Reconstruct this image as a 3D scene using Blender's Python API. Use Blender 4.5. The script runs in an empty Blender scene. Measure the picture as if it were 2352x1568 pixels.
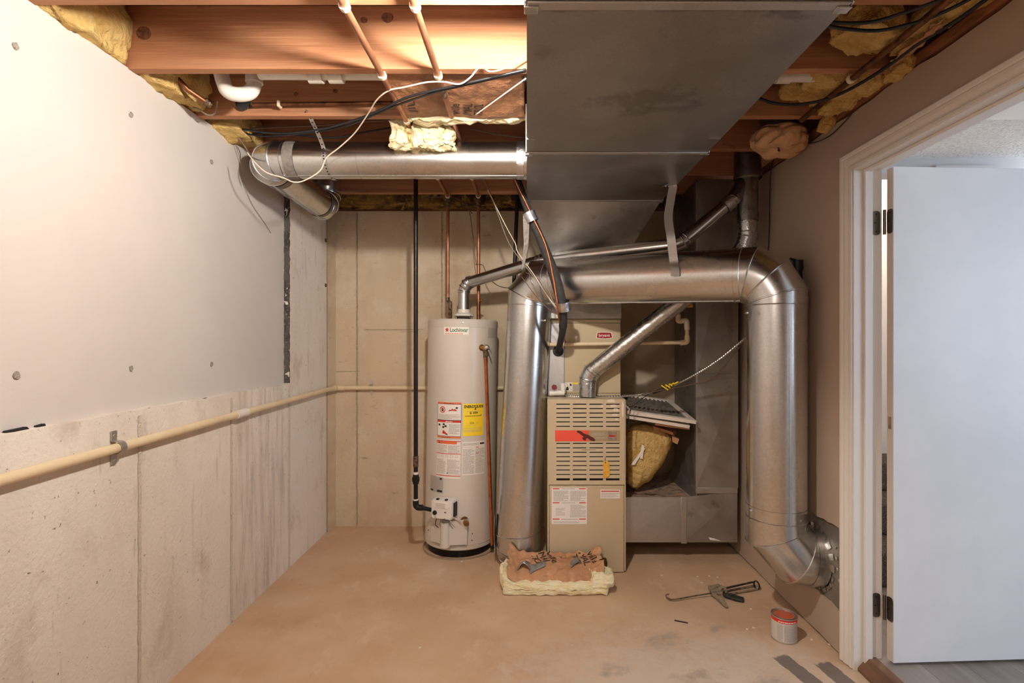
import bpy, bmesh, math, random
from math import sin, cos, pi, radians, sqrt
from mathutils import Vector, Matrix, noise

random.seed(7)
S = bpy.context.scene
COL = S.collection

# ------------------------------------------------------------------ camera
F, CX, CY, CH = 1207.0, 1210.0, 785.0, 1.375   # focal length / vanishing point in pixels of 2352x1568, eye height
cam = bpy.data.cameras.new('camera')
cam.sensor_width = 36.0
cam.lens = F / 2352 * 36
cam.shift_x = -(CX - 1176) / 2352
cam.shift_y = (CY - 784) / 2352
cam.clip_start = 0.02
cam_o = bpy.data.objects.new('camera', cam)
COL.objects.link(cam_o)
cam_o.location = (0, 0, CH)
cam_o.rotation_euler = (radians(90), 0, 0)
S.camera = cam_o

# ------------------------------------------------------------------ world, assumed daylight, exposure
w = bpy.data.worlds.new('world')
S.world = w
w.use_nodes = True
bg = w.node_tree.nodes['Background']
bg.inputs[0].default_value = (0.62, 0.78, 1.0, 1)
bg.inputs[1].default_value = 1.0
S.view_settings.view_transform = 'Standard'
S.view_settings.look = 'None'
S.view_settings.gamma = 1.0
S.view_settings.use_curve_mapping = False
S.view_settings.exposure = 0.90
S.cycles.sample_clamp_indirect = 4.0
S.cycles.max_bounces = 10
S.cycles.diffuse_bounces = 6
BULB_STRENGTH = 1280.0
BULB_COLOR = (1.0, 0.925, 0.845)
FILL_GLOBE_STRENGTH = 46.0
HALL_FILL_STRENGTH = 24.0
STAIR_FILL_STRENGTH = 60.0
ASSUMED_DAY_POWER = 36.0
ASSUMED_DAY_COLOR = (0.66, 0.80, 1.0)

def area(name, loc, rot, sx, sy, power, color):
    l = bpy.data.lights.new(name, 'AREA')
    l.shape = 'RECTANGLE'; l.size = sx; l.size_y = sy; l.energy = power; l.color = color
    o = bpy.data.objects.new(name, l)
    COL.objects.link(o); o.location = loc; o.rotation_euler = rot
    return o
# area light: daylight through an assumed, unseen window of the neighbouring room (window_assumed_1 below)
area('assumed_window_daylight', (4.26, -0.35, 1.45), (0, radians(90), 0), 1.3, 2.3, ASSUMED_DAY_POWER, ASSUMED_DAY_COLOR)

# ------------------------------------------------------------------ pixel -> point
def P(px, py, d):
    return Vector(((px - CX) / F * d, d, CH + (CY - py) / F * d))
def PZ(px, py, z):
    return P(px, py, F * (z - CH) / (CY - py))
def PX(px, py, x):
    return P(px, py, F * x / (px - CX))
def PF(px, py, z=0.0):
    return PZ(px, py, z)

# ------------------------------------------------------------------ materials
M = {}
def rgb(r, g, b):
    f = lambda c: ((c / 255 + 0.055) / 1.055) ** 2.4 if c > 10 else c / 255 / 12.92
    return (f(r), f(g), f(b), 1)

def mat(name, base, rough=0.6, metal=0.0, layers=(), bump=None, rvar=None, coat=0.0, spec=0.5, emit=None, voro=None, sub=0.0):
    """layers: (scale, colour, low, high, stretch(x,y,z), detail); bump: (scale, strength, stretch); rvar: (scale, r0, r1, stretch)"""
    m = bpy.data.materials.new(name)
    m.use_nodes = True
    nt = m.node_tree; N = nt.nodes; L = nt.links
    b = N['Principled BSDF']
    b.inputs['Base Color'].default_value = base
    b.inputs['Roughness'].default_value = rough
    b.inputs['Metallic'].default_value = metal
    b.inputs['Specular IOR Level'].default_value = spec
    if coat: b.inputs['Coat Weight'].default_value = coat
    if emit:
        b.inputs['Emission Color'].default_value = emit[0]
        b.inputs['Emission Strength'].default_value = emit[1]
    tc = N.new('ShaderNodeTexCoord')
    def noise_fac(scale, stretch, detail=4.0, lo=0.4, hi=0.6, rough_=0.6):
        mp = N.new('ShaderNodeMapping'); mp.inputs['Scale'].default_value = stretch
        L.new(tc.outputs['Object'], mp.inputs[0])
        n = N.new('ShaderNodeTexNoise'); n.inputs['Scale'].default_value = scale
        n.inputs['Detail'].default_value = detail; n.inputs['Roughness'].default_value = rough_
        L.new(mp.outputs[0], n.inputs['Vector'])
        r = N.new('ShaderNodeMapRange'); r.inputs[1].default_value = lo; r.inputs[2].default_value = hi
        L.new(n.outputs[0], r.inputs[0])
        return r.outputs[0]
    col = None
    for ly in layers:
        sc, c2, lo, hi = ly[:4]
        stretch = ly[4] if len(ly) > 4 else (1, 1, 1)
        det = ly[5] if len(ly) > 5 else 4.0
        f = noise_fac(sc, stretch, det, lo, hi)
        mx = N.new('ShaderNodeMix'); mx.data_type = 'RGBA'
        L.new(f, mx.inputs[0])
        if col is None: mx.inputs[6].default_value = base
        else: L.new(col, mx.inputs[6])
        mx.inputs[7].default_value = c2
        col = mx.outputs[2]
    if voro:   # (scale, dark colour, amount): spangle or pits
        v = N.new('ShaderNodeTexVoronoi'); v.inputs['Scale'].default_value = voro[0]
        L.new(tc.outputs['Object'], v.inputs['Vector'])
        sep = N.new('ShaderNodeSeparateColor'); L.new(v.outputs['Color'], sep.inputs[0])
        ml = N.new('ShaderNodeMath'); ml.operation = 'MULTIPLY'; ml.inputs[1].default_value = voro[2]
        L.new(sep.outputs[0], ml.inputs[0])
        mx = N.new('ShaderNodeMix'); mx.data_type = 'RGBA'
        L.new(ml.outputs[0], mx.inputs[0])
        if col is None: mx.inputs[6].default_value = base
        else: L.new(col, mx.inputs[6])
        mx.inputs[7].default_value = voro[1]
        col = mx.outputs[2]
    if col is not None: L.new(col, b.inputs['Base Color'])
    if rvar:
        f = noise_fac(rvar[0], rvar[3] if len(rvar) > 3 else (1, 1, 1), 3.0, 0.35, 0.65)
        r = N.new('ShaderNodeMapRange'); r.inputs[3].default_value = rvar[1]; r.inputs[4].default_value = rvar[2]
        L.new(f, r.inputs[0]); L.new(r.outputs[0], b.inputs['Roughness'])
    if bump:
        f = noise_fac(bump[0], bump[2] if len(bump) > 2 else (1, 1, 1), 6.0, 0.2, 0.8)
        bp = N.new('ShaderNodeBump'); bp.inputs['Strength'].default_value = bump[1]
        bp.inputs['Distance'].default_value = bump[3] if len(bump) > 3 else 0.01
        L.new(f, bp.inputs['Height']); L.new(bp.outputs[0], b.inputs['Normal'])
    M[name] = m
    return m

mat('concrete_left', rgb(228, 220, 209), 0.9, layers=[(3, rgb(214, 203, 189), .45, .75, (1, 1, .35)), (55, rgb(120, 104, 86), .66, .74), (1.1, rgb(234, 226, 216), .5, .7), (5, rgb(198, 184, 168), .56, .74, (1, 1, .7), 8), (26, rgb(170, 158, 144), .60, .85, (1, 1, .12), 6)], bump=(60, .35))
mat('concrete_back', rgb(206, 188, 160), 0.9, layers=[(2.2, rgb(186, 164, 134), .42, .7, (1, 1, .5)), (60, rgb(104, 84, 62), .68, .76), (6, rgb(214, 200, 178), .5, .75), (14, rgb(140, 118, 92), .64, .8, (.4, 1, 1.5), 6)], bump=(50, .3))
mat('concrete_seam', rgb(182, 163, 136), 0.95, layers=[(45, rgb(120, 102, 80), .52, .72), (90, rgb(205, 190, 168), .55, .7)], bump=(90, .8))
mat('seam_left', rgb(220, 208, 192), 0.95, layers=[(45, rgb(168, 150, 130), .6, .78)], bump=(90, .8))
mat('black_foam', rgb(92, 87, 80), 0.95, layers=[(12, rgb(62, 58, 54), .45, .6), (60, rgb(186, 172, 154), .60, .68), (3, rgb(86, 82, 76), .5, .6)], bump=(80, .7))
mat('drywall_left', rgb(205, 199, 193), 0.75, layers=[(1.5, rgb(201, 195, 189), .4, .6)], bump=(140, .06))
mat('drywall_right', rgb(182, 162, 145), 0.7, layers=[(1.2, rgb(176, 156, 139), .4, .6)], bump=(160, .08))
mat('drywall_core', rgb(206, 196, 184), 0.95, bump=(90, .6))
mat('patch', rgb(176, 166, 154), 0.95, layers=[(120, rgb(96, 88, 80), .55, .66)], bump=(120, .8))
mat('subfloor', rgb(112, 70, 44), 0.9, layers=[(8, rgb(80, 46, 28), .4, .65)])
mat('joist_wood', rgb(190, 136, 98), 0.72, layers=[(7, rgb(168, 112, 76), .40, .66, (.35, 1, 5), 6), (26, rgb(204, 154, 116), .5, .75, (.12, 1, 6), 4), (2.2, rgb(172, 118, 82), .45, .7, (.5, 1, 1)), (6, rgb(104, 66, 46), .71, .80, (.6, 1, 1.3)), (1.6, rgb(130, 96, 74), .55, .75, (.3, 1, 8))], bump=(30, .12, (.1, 1, 6)))
mat('sill_wood', rgb(150, 96, 60), 0.8, layers=[(9, rgb(110, 64, 40), .4, .65, (.2, 1, 4))])
mat('galv', (0.68, 0.675, 0.66, 1), 0.3, 1.0, layers=[(3, (0.62, 0.615, 0.60, 1), .2, .8, (1, 1, 1), 2)], voro=(130, (0.52, 0.52, 0.51, 1), .5), rvar=(4, .22, .29))
mat('galv_dull', (0.60, 0.585, 0.56, 1), 0.46, 1.0, layers=[(3.5, (0.53, 0.515, 0.49, 1), .4, .65), (5.5, (0.27, 0.25, 0.23, 1), .64, .76, (1, 1, 1), 8)], voro=(240, (0.46, 0.45, 0.43, 1), .45), rvar=(7, .42, .58))
mat('galv_dark', (0.46, 0.445, 0.41, 1), 0.5, 1.0, layers=[(4, (0.36, 0.345, 0.32, 1), .4, .65), (9, (0.20, 0.19, 0.17, 1), .62, .74, (1, 1, 1), 8)], rvar=(6, .42, .62))
mat('galv_bright', (0.66, 0.66, 0.65, 1), 0.22, 1.0, voro=(210, (0.46, 0.46, 0.45, 1), .75), rvar=(40, .16, .34), bump=(150, .10))
mat('vent_dark', (0.34, 0.325, 0.30, 1), 0.36, 1.0, layers=[(16, (0.20, 0.19, 0.175, 1), .5, .7)], voro=(160, (0.24, 0.23, 0.22, 1), .5), rvar=(12, .26, .46))
mat('foil_tape', (0.70, 0.71, 0.74, 1), 0.3, 1.0, layers=[(30, (0.55, 0.56, 0.58, 1), .4, .65)], bump=(40, .35))
mat('grey_tape', rgb(140, 132, 124), 0.55, 0.2, layers=[(40, rgb(116, 108, 102), .45, .65)], bump=(60, .3))
mat('screw_metal', (0.7, 0.69, 0.66, 1), 0.3, 1.0)
mat('black_metal', rgb(30, 28, 26), 0.4, 0.5, layers=[(18, rgb(70, 60, 50), .62, .75)])
mat('rust_fit', rgb(112, 84, 60), 0.7, 0.3, layers=[(60, rgb(52, 44, 38), .45, .6), (80, rgb(196, 186, 170), .62, .7)])
mat('copper', rgb(172, 118, 88), 0.46, 0.65, layers=[(14, rgb(138, 92, 68), .45, .7), (40, rgb(92, 66, 48), .64, .74)])
mat('copper_dark', rgb(138, 92, 62), 0.45, 0.85, layers=[(16, rgb(86, 56, 40), .42, .65), (60, rgb(60, 48, 38), .6, .7)])
mat('copper_bright', rgb(206, 124, 82), 0.3, 0.9, layers=[(18, rgb(172, 96, 62), .45, .7)])
mat('solder', rgb(110, 84, 62), 0.6, 0.6, layers=[(80, rgb(160, 144, 120), .5, .62), (60, rgb(50, 42, 36), .5, .65)], bump=(120, .6))
mat('pvc', rgb(224, 206, 172), 0.42, layers=[(5, rgb(212, 192, 156), .4, .65), (60, rgb(170, 148, 116), .7, .78)])
mat('pvc_white', rgb(226, 220, 210), 0.35, layers=[(20, rgb(206, 196, 184), .55, .75)])
mat('pvc_stain', rgb(120, 40, 36), 0.5)
mat('black_plastic', rgb(24, 23, 22), 0.5)
mat('foam_black', rgb(46, 43, 42), 0.75, layers=[(40, rgb(60, 56, 54), .45, .65)], bump=(90, .2))
mat('wire_white', rgb(226, 206, 186), 0.5)
mat('wire_grey', rgb(132, 120, 108), 0.5)
mat('wire_brown', rgb(100, 72, 54), 0.5)
mat('cable_black', rgb(28, 28, 30), 0.45)
mat('clip_white', rgb(236, 222, 192), 0.5)
mat('enamel', rgb(206, 198, 186), 0.32, layers=[(2, rgb(202, 194, 182), .4, .6)], coat=.15)
mat('enamel_cap', rgb(198, 190, 178), 0.35)
mat('plastic_white', rgb(222, 216, 206), 0.4)
mat('brass', rgb(176, 134, 82), 0.32, 0.9, layers=[(40, rgb(120, 88, 54), .5, .7)])
mat('furnace_beige', rgb(196, 178, 146), 0.42, layers=[(2, rgb(190, 172, 140), .4, .6)])
mat('furnace_chip', rgb(218, 204, 184), 0.6)
mat('coil_beige', rgb(190, 174, 142), 0.45)
mat('dark_inside', rgb(26, 20, 16), 0.9)
mat('paper_white', rgb(232, 226, 216), 0.6)
mat('paper_grey', rgb(176, 170, 160), 0.6)
mat('ink_black', rgb(40, 36, 32), 0.7)
mat('ink_grey', rgb(172, 164, 154), 0.7)
mat('ink_red', rgb(204, 54, 42), 0.6)
mat('ink_orange', rgb(226, 112, 66), 0.6)
mat('ink_green', rgb(30, 104, 68), 0.6)
mat('ink_white', rgb(240, 236, 228), 0.6)
mat('label_yellow', rgb(248, 214, 40), 0.55)
mat('band_red', rgb(232, 84, 60), 0.5)
mat('band_tan', rgb(164, 142, 108), 0.5)
mat('bird_brown', rgb(86, 26, 22), 0.5)
mat('badge_red', rgb(150, 20, 26), 0.4)
mat('tag_yellow', rgb(230, 176, 62), 0.6, layers=[(30, rgb(214, 156, 46), .4, .6)])
mat('wool_pale', rgb(250, 238, 196), 1.0, layers=[(10, rgb(240, 220, 164), .42, .66, (1, 1, 2)), (50, rgb(252, 246, 222), .5, .75)], bump=(40, .6, (1, 1, 3), .015), spec=.1)
mat('wool_yellow', rgb(236, 202, 132), 1.0, layers=[(9, rgb(214, 170, 98), .42, .65), (40, rgb(240, 212, 142), .5, .72)], bump=(45, .9, (1, 1, 1), .02), spec=.1)
mat('wool_dirty', rgb(150, 116, 62), 1.0, layers=[(8, rgb(74, 54, 30), .4, .62), (26, rgb(190, 156, 86), .55, .72), (5, rgb(38, 28, 20), .56, .68)], bump=(45, .9, (1, 1, 1), .02), spec=.1)
mat('kraft', rgb(188, 140, 100), 0.75, layers=[(6, rgb(172, 122, 84), .4, .65), (40, rgb(200, 154, 114), .5, .7)], bump=(14, .35, (1, 1, 1), .02))
mat('kraft_ceiling', rgb(162, 116, 82), 0.6, layers=[(4, rgb(138, 94, 66), .4, .65)], bump=(12, .5, (1, 1, 1), .03))
mat('filter_frame', rgb(222, 210, 198), 0.8)
mat('filter_media', rgb(118, 110, 98), 0.95, layers=[(30, rgb(90, 82, 72), .4, .62)], bump=(60, .5))
mat('cardboard', rgb(178, 134, 96), 0.85)
mat('dust', rgb(160, 138, 118), 0.95, layers=[(18, rgb(110, 90, 74), .45, .65), (70, rgb(196, 180, 164), .6, .7)], bump=(60, .6))
mat('cloth', rgb(214, 172, 132), 0.95, layers=[(8, rgb(196, 152, 112), .4, .65)], bump=(60, .25))
mat('gun_metal', rgb(120, 104, 84), 0.7, 0.3, layers=[(40, rgb(70, 62, 52), .45, .6), (60, rgb(176, 160, 136), .6, .7)])
mat('gun_black', rgb(38, 40, 40), 0.55, layers=[(45, rgb(150, 136, 116), .6, .68)])
mat('gun_dust', rgb(158, 142, 118), 0.9, layers=[(40, rgb(96, 84, 68), .5, .65)], bump=(70, .6))
mat('can_label', rgb(206, 200, 192), 0.5)
mat('can_red', rgb(222, 44, 28), 0.45)
mat('can_lid', rgb(196, 98, 66), 0.5, layers=[(20, rgb(182, 84, 54), .45, .65)])
mat('casing_paint', rgb(226, 220, 212), 0.4)
mat('door_paint', rgb(226, 226, 226), 0.45, layers=[(3, rgb(220, 221, 222), .4, .6)])
mat('door_edge', rgb(204, 192, 178), 0.7, layers=[(10, rgb(176, 158, 140), .5, .7, (1, 1, .15))])
mat('hinge_metal', rgb(108, 98, 86), 0.38, 0.9)
mat('popcorn', rgb(232, 232, 231), 0.95, layers=[(70, rgb(206, 206, 206), .5, .65)], bump=(75, .7, (1, 1, 1), .012))
mat('galv_plate', rgb(150, 142, 132), .45, .5, layers=[(6, rgb(128, 120, 110), .4, .65)])
mat('hall_wall', rgb(214, 204, 194), 0.8)
mat('hall_grey', rgb(176, 176, 178), 0.8)
mat('hall_white', rgb(236, 236, 236), 0.7)
mat('plank_grey', rgb(140, 130, 122), 0.45, layers=[(5, rgb(112, 102, 95), .4, .65, (1, .12, 1), 6), (22, rgb(158, 150, 142), .5, .75, (1, .08, 1))])
mat('threshold_wood', rgb(116, 82, 60), 0.55, layers=[(8, rgb(80, 54, 40), .4, .6, (1, .15, 1), 6)])
mat('carpet', rgb(136, 122, 110), 1.0, layers=[(180, rgb(70, 62, 56), .45, .6), (120, rgb(186, 172, 158), .58, .68)], bump=(200, 1.0, (1, 1, 1), .02), spec=.1)
mat('porcelain', rgb(235, 232, 226), 0.25)
mat('hall_fill_globe', rgb(250, 250, 250), 0.3, emit=((.86, .93, 1.0, 1), HALL_FILL_STRENGTH))
mat('stair_fill_globe', rgb(250, 245, 235), 0.3, emit=((1.0, .88, .76, 1), STAIR_FILL_STRENGTH))
mat('globe', rgb(255, 244, 228), 0.3, emit=((*BULB_COLOR, 1), FILL_GLOBE_STRENGTH))
mat('bulb', rgb(255, 240, 220), 0.3, emit=((*BULB_COLOR, 1), BULB_STRENGTH))
mat('crumb', rgb(228, 214, 196), 0.95)
mat('stick', rgb(66, 52, 40), 0.9)
mat('glass_hall', rgb(225, 235, 245), 0.1)

# floor: tan painted concrete, pale scuffs, grey smears of paint near the door
def floor_material():
    m = mat('floor_paint', rgb(203, 171, 138), 0.62,
            layers=[(1.4, rgb(190, 156, 124), .32, .72), (2.6, rgb(212, 185, 156), .42, .76), (7, rgb(220, 198, 174), .58, .80, (1, .6, 1), 10), (30, rgb(168, 142, 120), .64, .78, (1, .5, 1), 10), (90, rgb(226, 206, 184), .68, .74, (1, .5, 1), 4)],
            bump=(24, .12), rvar=(5, .5, .75))
    nt = m.node_tree; N = nt.nodes; L = nt.links; b = N['Principled BSDF']
    src = b.inputs['Base Color'].links[0].from_socket
    tc = N.new('ShaderNodeTexCoord'); sp = N.new('ShaderNodeSeparateXYZ')
    L.new(tc.outputs['Object'], sp.inputs[0])
    def math_(op, a, c=None, clamp=False):
        n = N.new('ShaderNodeMath'); n.operation = op; n.use_clamp = clamp
        for i, v in enumerate((a, c)):
            if v is None: continue
            if isinstance(v, (int, float)): n.inputs[i].default_value = v
            else: L.new(v, n.inputs[i])
        return n.outputs[0]
    nz = N.new('ShaderNodeTexNoise'); nz.inputs['Scale'].default_value = 16; nz.inputs['Detail'].default_value = 12; nz.inputs['Roughness'].default_value = .72
    L.new(tc.outputs['Object'], nz.inputs['Vector'])
    def blob(x, y, rx, ry, rot, soft, nscale):
        dx = math_('SUBTRACT', sp.outputs[0], x); dy = math_('SUBTRACT', sp.outputs[1], y)
        c, s = cos(rot), sin(rot)
        u = math_('DIVIDE', math_('ADD', math_('MULTIPLY', dx, c), math_('MULTIPLY', dy, s)), rx)
        v = math_('DIVIDE', math_('SUBTRACT', math_('MULTIPLY', dy, c), math_('MULTIPLY', dx, s)), ry)
        q = math_('MAXIMUM', math_('ABSOLUTE', u), math_('ABSOLUTE', v)) if soft < .1 else math_('SQRT', math_('ADD', math_('MULTIPLY', u, u), math_('MULTIPLY', v, v)))
        q = math_('ADD', q, math_('MULTIPLY', math_('SUBTRACT', nz.outputs[0], .5), nscale))
        return math_('DIVIDE', math_('SUBTRACT', 1.0, q), soft, True)
    def over(src, fac, color, amt):
        mx = N.new('ShaderNodeMix'); mx.data_type = 'RGBA'
        L.new(math_('MULTIPLY', fac, amt), mx.inputs[0]); L.new(src, mx.inputs[6]); mx.inputs[7].default_value = color
        return mx.outputs[2]
    # worn pale concrete patch in front of the furnace, then the two grey paint smears
    src = over(src, blob(0.62, 2.08, .95, .50, .1, .7, 2.2), rgb(208, 192, 174), .8)
    for bx, by, bw in ((0.62, 2.42, .14), (0.98, 2.12, .12), (0.35, 2.2, .10), (0.72, 2.16, .12), (0.90, 2.52, .07)):
        src = over(src, blob(bx, by, bw, bw * .5, .3, 1.2, 6.0), rgb(124, 112, 98), .5)
    for (a, b2) in (((1788, 1504), (1960, 1640)), ((1885, 1520), (2030, 1640))):
        p0, p1 = PF(*a), PF(*b2)
        mid = (p0 + p1) / 2; dd = p1 - p0
        src = over(src, blob(mid.x, mid.y, .040, dd.length / 2, math.atan2(dd.y, dd.x) - pi / 2, .09, .9), rgb(112, 100, 92), .92)
    L.new(src, b.inputs['Base Color'])
floor_material()

# dark vertical dirt streaks on one form panel of the left wall
def wall_streaks():
    m = M['concrete_left']; nt = m.node_tree; N = nt.nodes; L = nt.links; b = N['Principled BSDF']
    src = b.inputs['Base Color'].links[0].from_socket
    tc = N.new('ShaderNodeTexCoord'); sp = N.new('ShaderNodeSeparateXYZ'); L.new(tc.outputs['Object'], sp.inputs[0])
    mp = N.new('ShaderNodeMapping'); mp.inputs['Scale'].default_value = (1, 1, .10); L.new(tc.outputs['Object'], mp.inputs[0])
    nz = N.new('ShaderNodeTexNoise'); nz.inputs['Scale'].default_value = 24; nz.inputs['Detail'].default_value = 8; nz.inputs['Roughness'].default_value = .7; L.new(mp.outputs[0], nz.inputs['Vector'])
    r = N.new('ShaderNodeMapRange'); r.inputs[1].default_value = .46; r.inputs[2].default_value = .68; L.new(nz.outputs[0], r.inputs[0])
    def ramp(sock, a, c):
        q = N.new('ShaderNodeMapRange'); q.inputs[1].default_value = a; q.inputs[2].default_value = c; L.new(sock, q.inputs[0]); return q.outputs[0]
    def mul(a, c):
        n = N.new('ShaderNodeMath'); n.operation = 'MULTIPLY'; L.new(a, n.inputs[0])
        if isinstance(c, float): n.inputs[1].default_value = c
        else: L.new(c, n.inputs[1])
        return n.outputs[0]
    k = mul(mul(ramp(sp.outputs[1], 2.56, 2.66), ramp(sp.outputs[1], 3.20, 3.10)), mul(r.outputs[0], .42))
    mx = N.new('ShaderNodeMix'); mx.data_type = 'RGBA'; L.new(k, mx.inputs[0]); L.new(src, mx.inputs[6]); mx.inputs[7].default_value = rgb(112, 102, 90)
    L.new(mx.outputs[2], b.inputs['Base Color'])
wall_streaks()

# soot smudges under the trunk duct (object space: trunk origin)
def smudges(name, spots, color):
    m = M[name]; nt = m.node_tree; N = nt.nodes; L = nt.links; b = N['Principled BSDF']
    tc = N.new('ShaderNodeTexCoord')
    nz = N.new('ShaderNodeTexNoise'); nz.inputs['Scale'].default_value = 9; nz.inputs['Detail'].default_value = 9; nz.inputs['Roughness'].default_value = .65; L.new(tc.outputs['Object'], nz.inputs['Vector'])
    src = b.inputs['Base Color'].links[0].from_socket
    for x, y, rx, ry, rot, amt in spots:
        mp = N.new('ShaderNodeMapping'); mp.vector_type = 'TEXTURE'; mp.inputs['Location'].default_value = (x, y, 0); mp.inputs['Rotation'].default_value = (0, 0, rot); mp.inputs['Scale'].default_value = (rx, ry, 1)
        L.new(tc.outputs['Object'], mp.inputs[0])
        ln = N.new('ShaderNodeVectorMath'); ln.operation = 'LENGTH'; L.new(mp.outputs[0], ln.inputs[0])
        ad = N.new('ShaderNodeMath'); ad.operation = 'MULTIPLY_ADD'; L.new(nz.outputs[0], ad.inputs[0]); ad.inputs[1].default_value = 3.2; L.new(ln.outputs['Value'], ad.inputs[2])
        r = N.new('ShaderNodeMapRange'); r.inputs[1].default_value = 2.35; r.inputs[2].default_value = 1.9; r.inputs[3].default_value = 0; r.inputs[4].default_value = amt; L.new(ad.outputs[0], r.inputs[0])
        mx = N.new('ShaderNodeMix'); mx.data_type = 'RGBA'; L.new(r.outputs[0], mx.inputs[0]); L.new(src, mx.inputs[6]); mx.inputs[7].default_value = color
        src = mx.outputs[2]
    L.new(src, b.inputs['Base Color'])
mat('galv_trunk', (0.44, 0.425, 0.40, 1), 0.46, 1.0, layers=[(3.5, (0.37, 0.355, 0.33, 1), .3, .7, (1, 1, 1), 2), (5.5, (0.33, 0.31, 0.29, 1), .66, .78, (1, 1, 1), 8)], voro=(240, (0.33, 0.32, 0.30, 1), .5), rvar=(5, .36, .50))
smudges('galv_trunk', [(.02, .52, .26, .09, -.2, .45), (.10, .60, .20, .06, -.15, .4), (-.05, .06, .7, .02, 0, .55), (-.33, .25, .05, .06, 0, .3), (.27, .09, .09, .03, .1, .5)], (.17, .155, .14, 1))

# ------------------------------------------------------------------ mesh helpers
class MB:
    def __init__(s): s.v = []; s.f = []
    def add(s, vs, fs):
        k = len(s.v); s.v += [Vector(v) for v in vs]; s.f += [tuple(i + k for i in f) for f in fs]; return s
    def box(s, x0, x1, y0, y1, z0, z1):
        vs = [(x, y, z) for z in (z0, z1) for y in (y0, y1) for x in (x0, x1)]
        return s.add(vs, [(0, 2, 3, 1), (4, 5, 7, 6), (0, 1, 5, 4), (2, 6, 7, 3), (0, 4, 6, 2), (1, 3, 7, 5)])
    def hexa(s, a, b):      # two quads a (4 pts), b (4 pts)
        return s.add(list(a) + list(b), [(3, 2, 1, 0), (4, 5, 6, 7)] + [(i, (i + 1) % 4, 4 + (i + 1) % 4, 4 + i) for i in range(4)])
    def obox(s, c, ax, hx):  # centre, three axes, half sizes
        c = Vector(c); A = [Vector(a) * h for a, h in zip(ax, hx)]
        q = lambda z: [c - A[0] - A[1] + A[2] * z, c + A[0] - A[1] + A[2] * z, c + A[0] + A[1] + A[2] * z, c - A[0] + A[1] + A[2] * z]
        return s.hexa(q(-1), q(1))
    def bar(s, a, b, wx, wz, up=(0, 0, 1)):
        a, b = Vector(a), Vector(b); d = (b - a); l = d.length; d.normalize()
        sd = d.cross(Vector(up))
        if sd.length < 1e-4: sd = d.cross(Vector((1, 0, 0)))
        sd.normalize(); u = sd.cross(d)
        return s.obox((a + b) / 2, (d, sd, u), (l / 2, wx / 2, wz / 2))
    def prism(s, poly, off):
        off = Vector(off); n = len(poly); A = [Vector(p) for p in poly]
        return s.add(A + [p + off for p in A], [tuple(range(n))[::-1], tuple(range(n, 2 * n))] + [(i, (i + 1) % n, n + (i + 1) % n, n + i) for i in range(n)])
    def rings(s, R, caps=True, closed=False):
        n = len(R[0]); k = len(s.v)
        for r in R: s.v += [Vector(p) for p in r]
        m = len(R)
        for i in range(m if closed else m - 1):
            a = k + i * n; b = k + ((i + 1) % m) * n
            s.f += [(a + j, a + (j + 1) % n, b + (j + 1) % n, b + j) for j in range(n)]
        if caps and not closed:
            s.f.append(tuple(k + j for j in range(n))[::-1]); s.f.append(tuple(k + (m - 1) * n + j for j in range(n)))
        return s
    def tube(s, pts, r, seg=16, caps=True, closed=False):
        s.rings(tube_rings(pts, r, seg, closed), caps, closed); return s
    def lathe(s, prof, c=(0, 0, 0), axis=(0, 0, 1), seg=24, caps=True):
        c = Vector(c); ax = Vector(axis).normalized(); x = ax.orthogonal().normalized(); y = ax.cross(x)
        R = [[c + ax * h + (x * cos(2 * pi * j / seg) + y * sin(2 * pi * j / seg)) * max(r, 1e-5) for j in range(seg)] for r, h in prof]
        return s.rings(R, caps)
    def grid(s, fn, nu, nv):
        k = len(s.v)
        for i in range(nu + 1):
            for j in range(nv + 1): s.v.append(Vector(fn(i / nu, j / nv)))
        s.f += [(k + i * (nv + 1) + j, k + (i + 1) * (nv + 1) + j, k + (i + 1) * (nv + 1) + j + 1, k + i * (nv + 1) + j + 1) for i in range(nu) for j in range(nv)]
        return s
    def build(s, name, m, parent=None, bevel=0, smooth=True, angle=32, thick=0, origin=None, sub=0):
        o0 = Vector(origin) if origin is not None else (world_origin(parent) if parent else Vector())
        me = bpy.data.meshes.new(name)
        me.from_pydata([tuple(v - o0) for v in s.v], [], s.f)
        bm = bmesh.new(); bm.from_mesh(me)
        bmesh.ops.recalc_face_normals(bm, faces=bm.faces)
        if thick: bmesh.ops.solidify(bm, geom=bm.faces[:], thickness=thick)
        bm.to_mesh(me); bm.free()
        me.materials.append(M[m])
        if smooth:
            for p in me.polygons: p.use_smooth = True
            me.set_sharp_from_angle(angle=radians(angle))
        o = bpy.data.objects.new(name, me); COL.objects.link(o)
        if parent: o.parent = parent
        if parent is None or origin is not None: o.location = o0 - (world_origin(parent) if parent else Vector())
        if bevel:
            md = o.modifiers.new('bevel', 'BEVEL'); md.width = bevel; md.segments = 2; md.limit_method = 'ANGLE'; md.angle_limit = radians(40)
        return o

ORG = {}
def world_origin(o):
    v = Vector()
    while o is not None:
        v = v + o.location; o = o.parent
    return v

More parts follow.
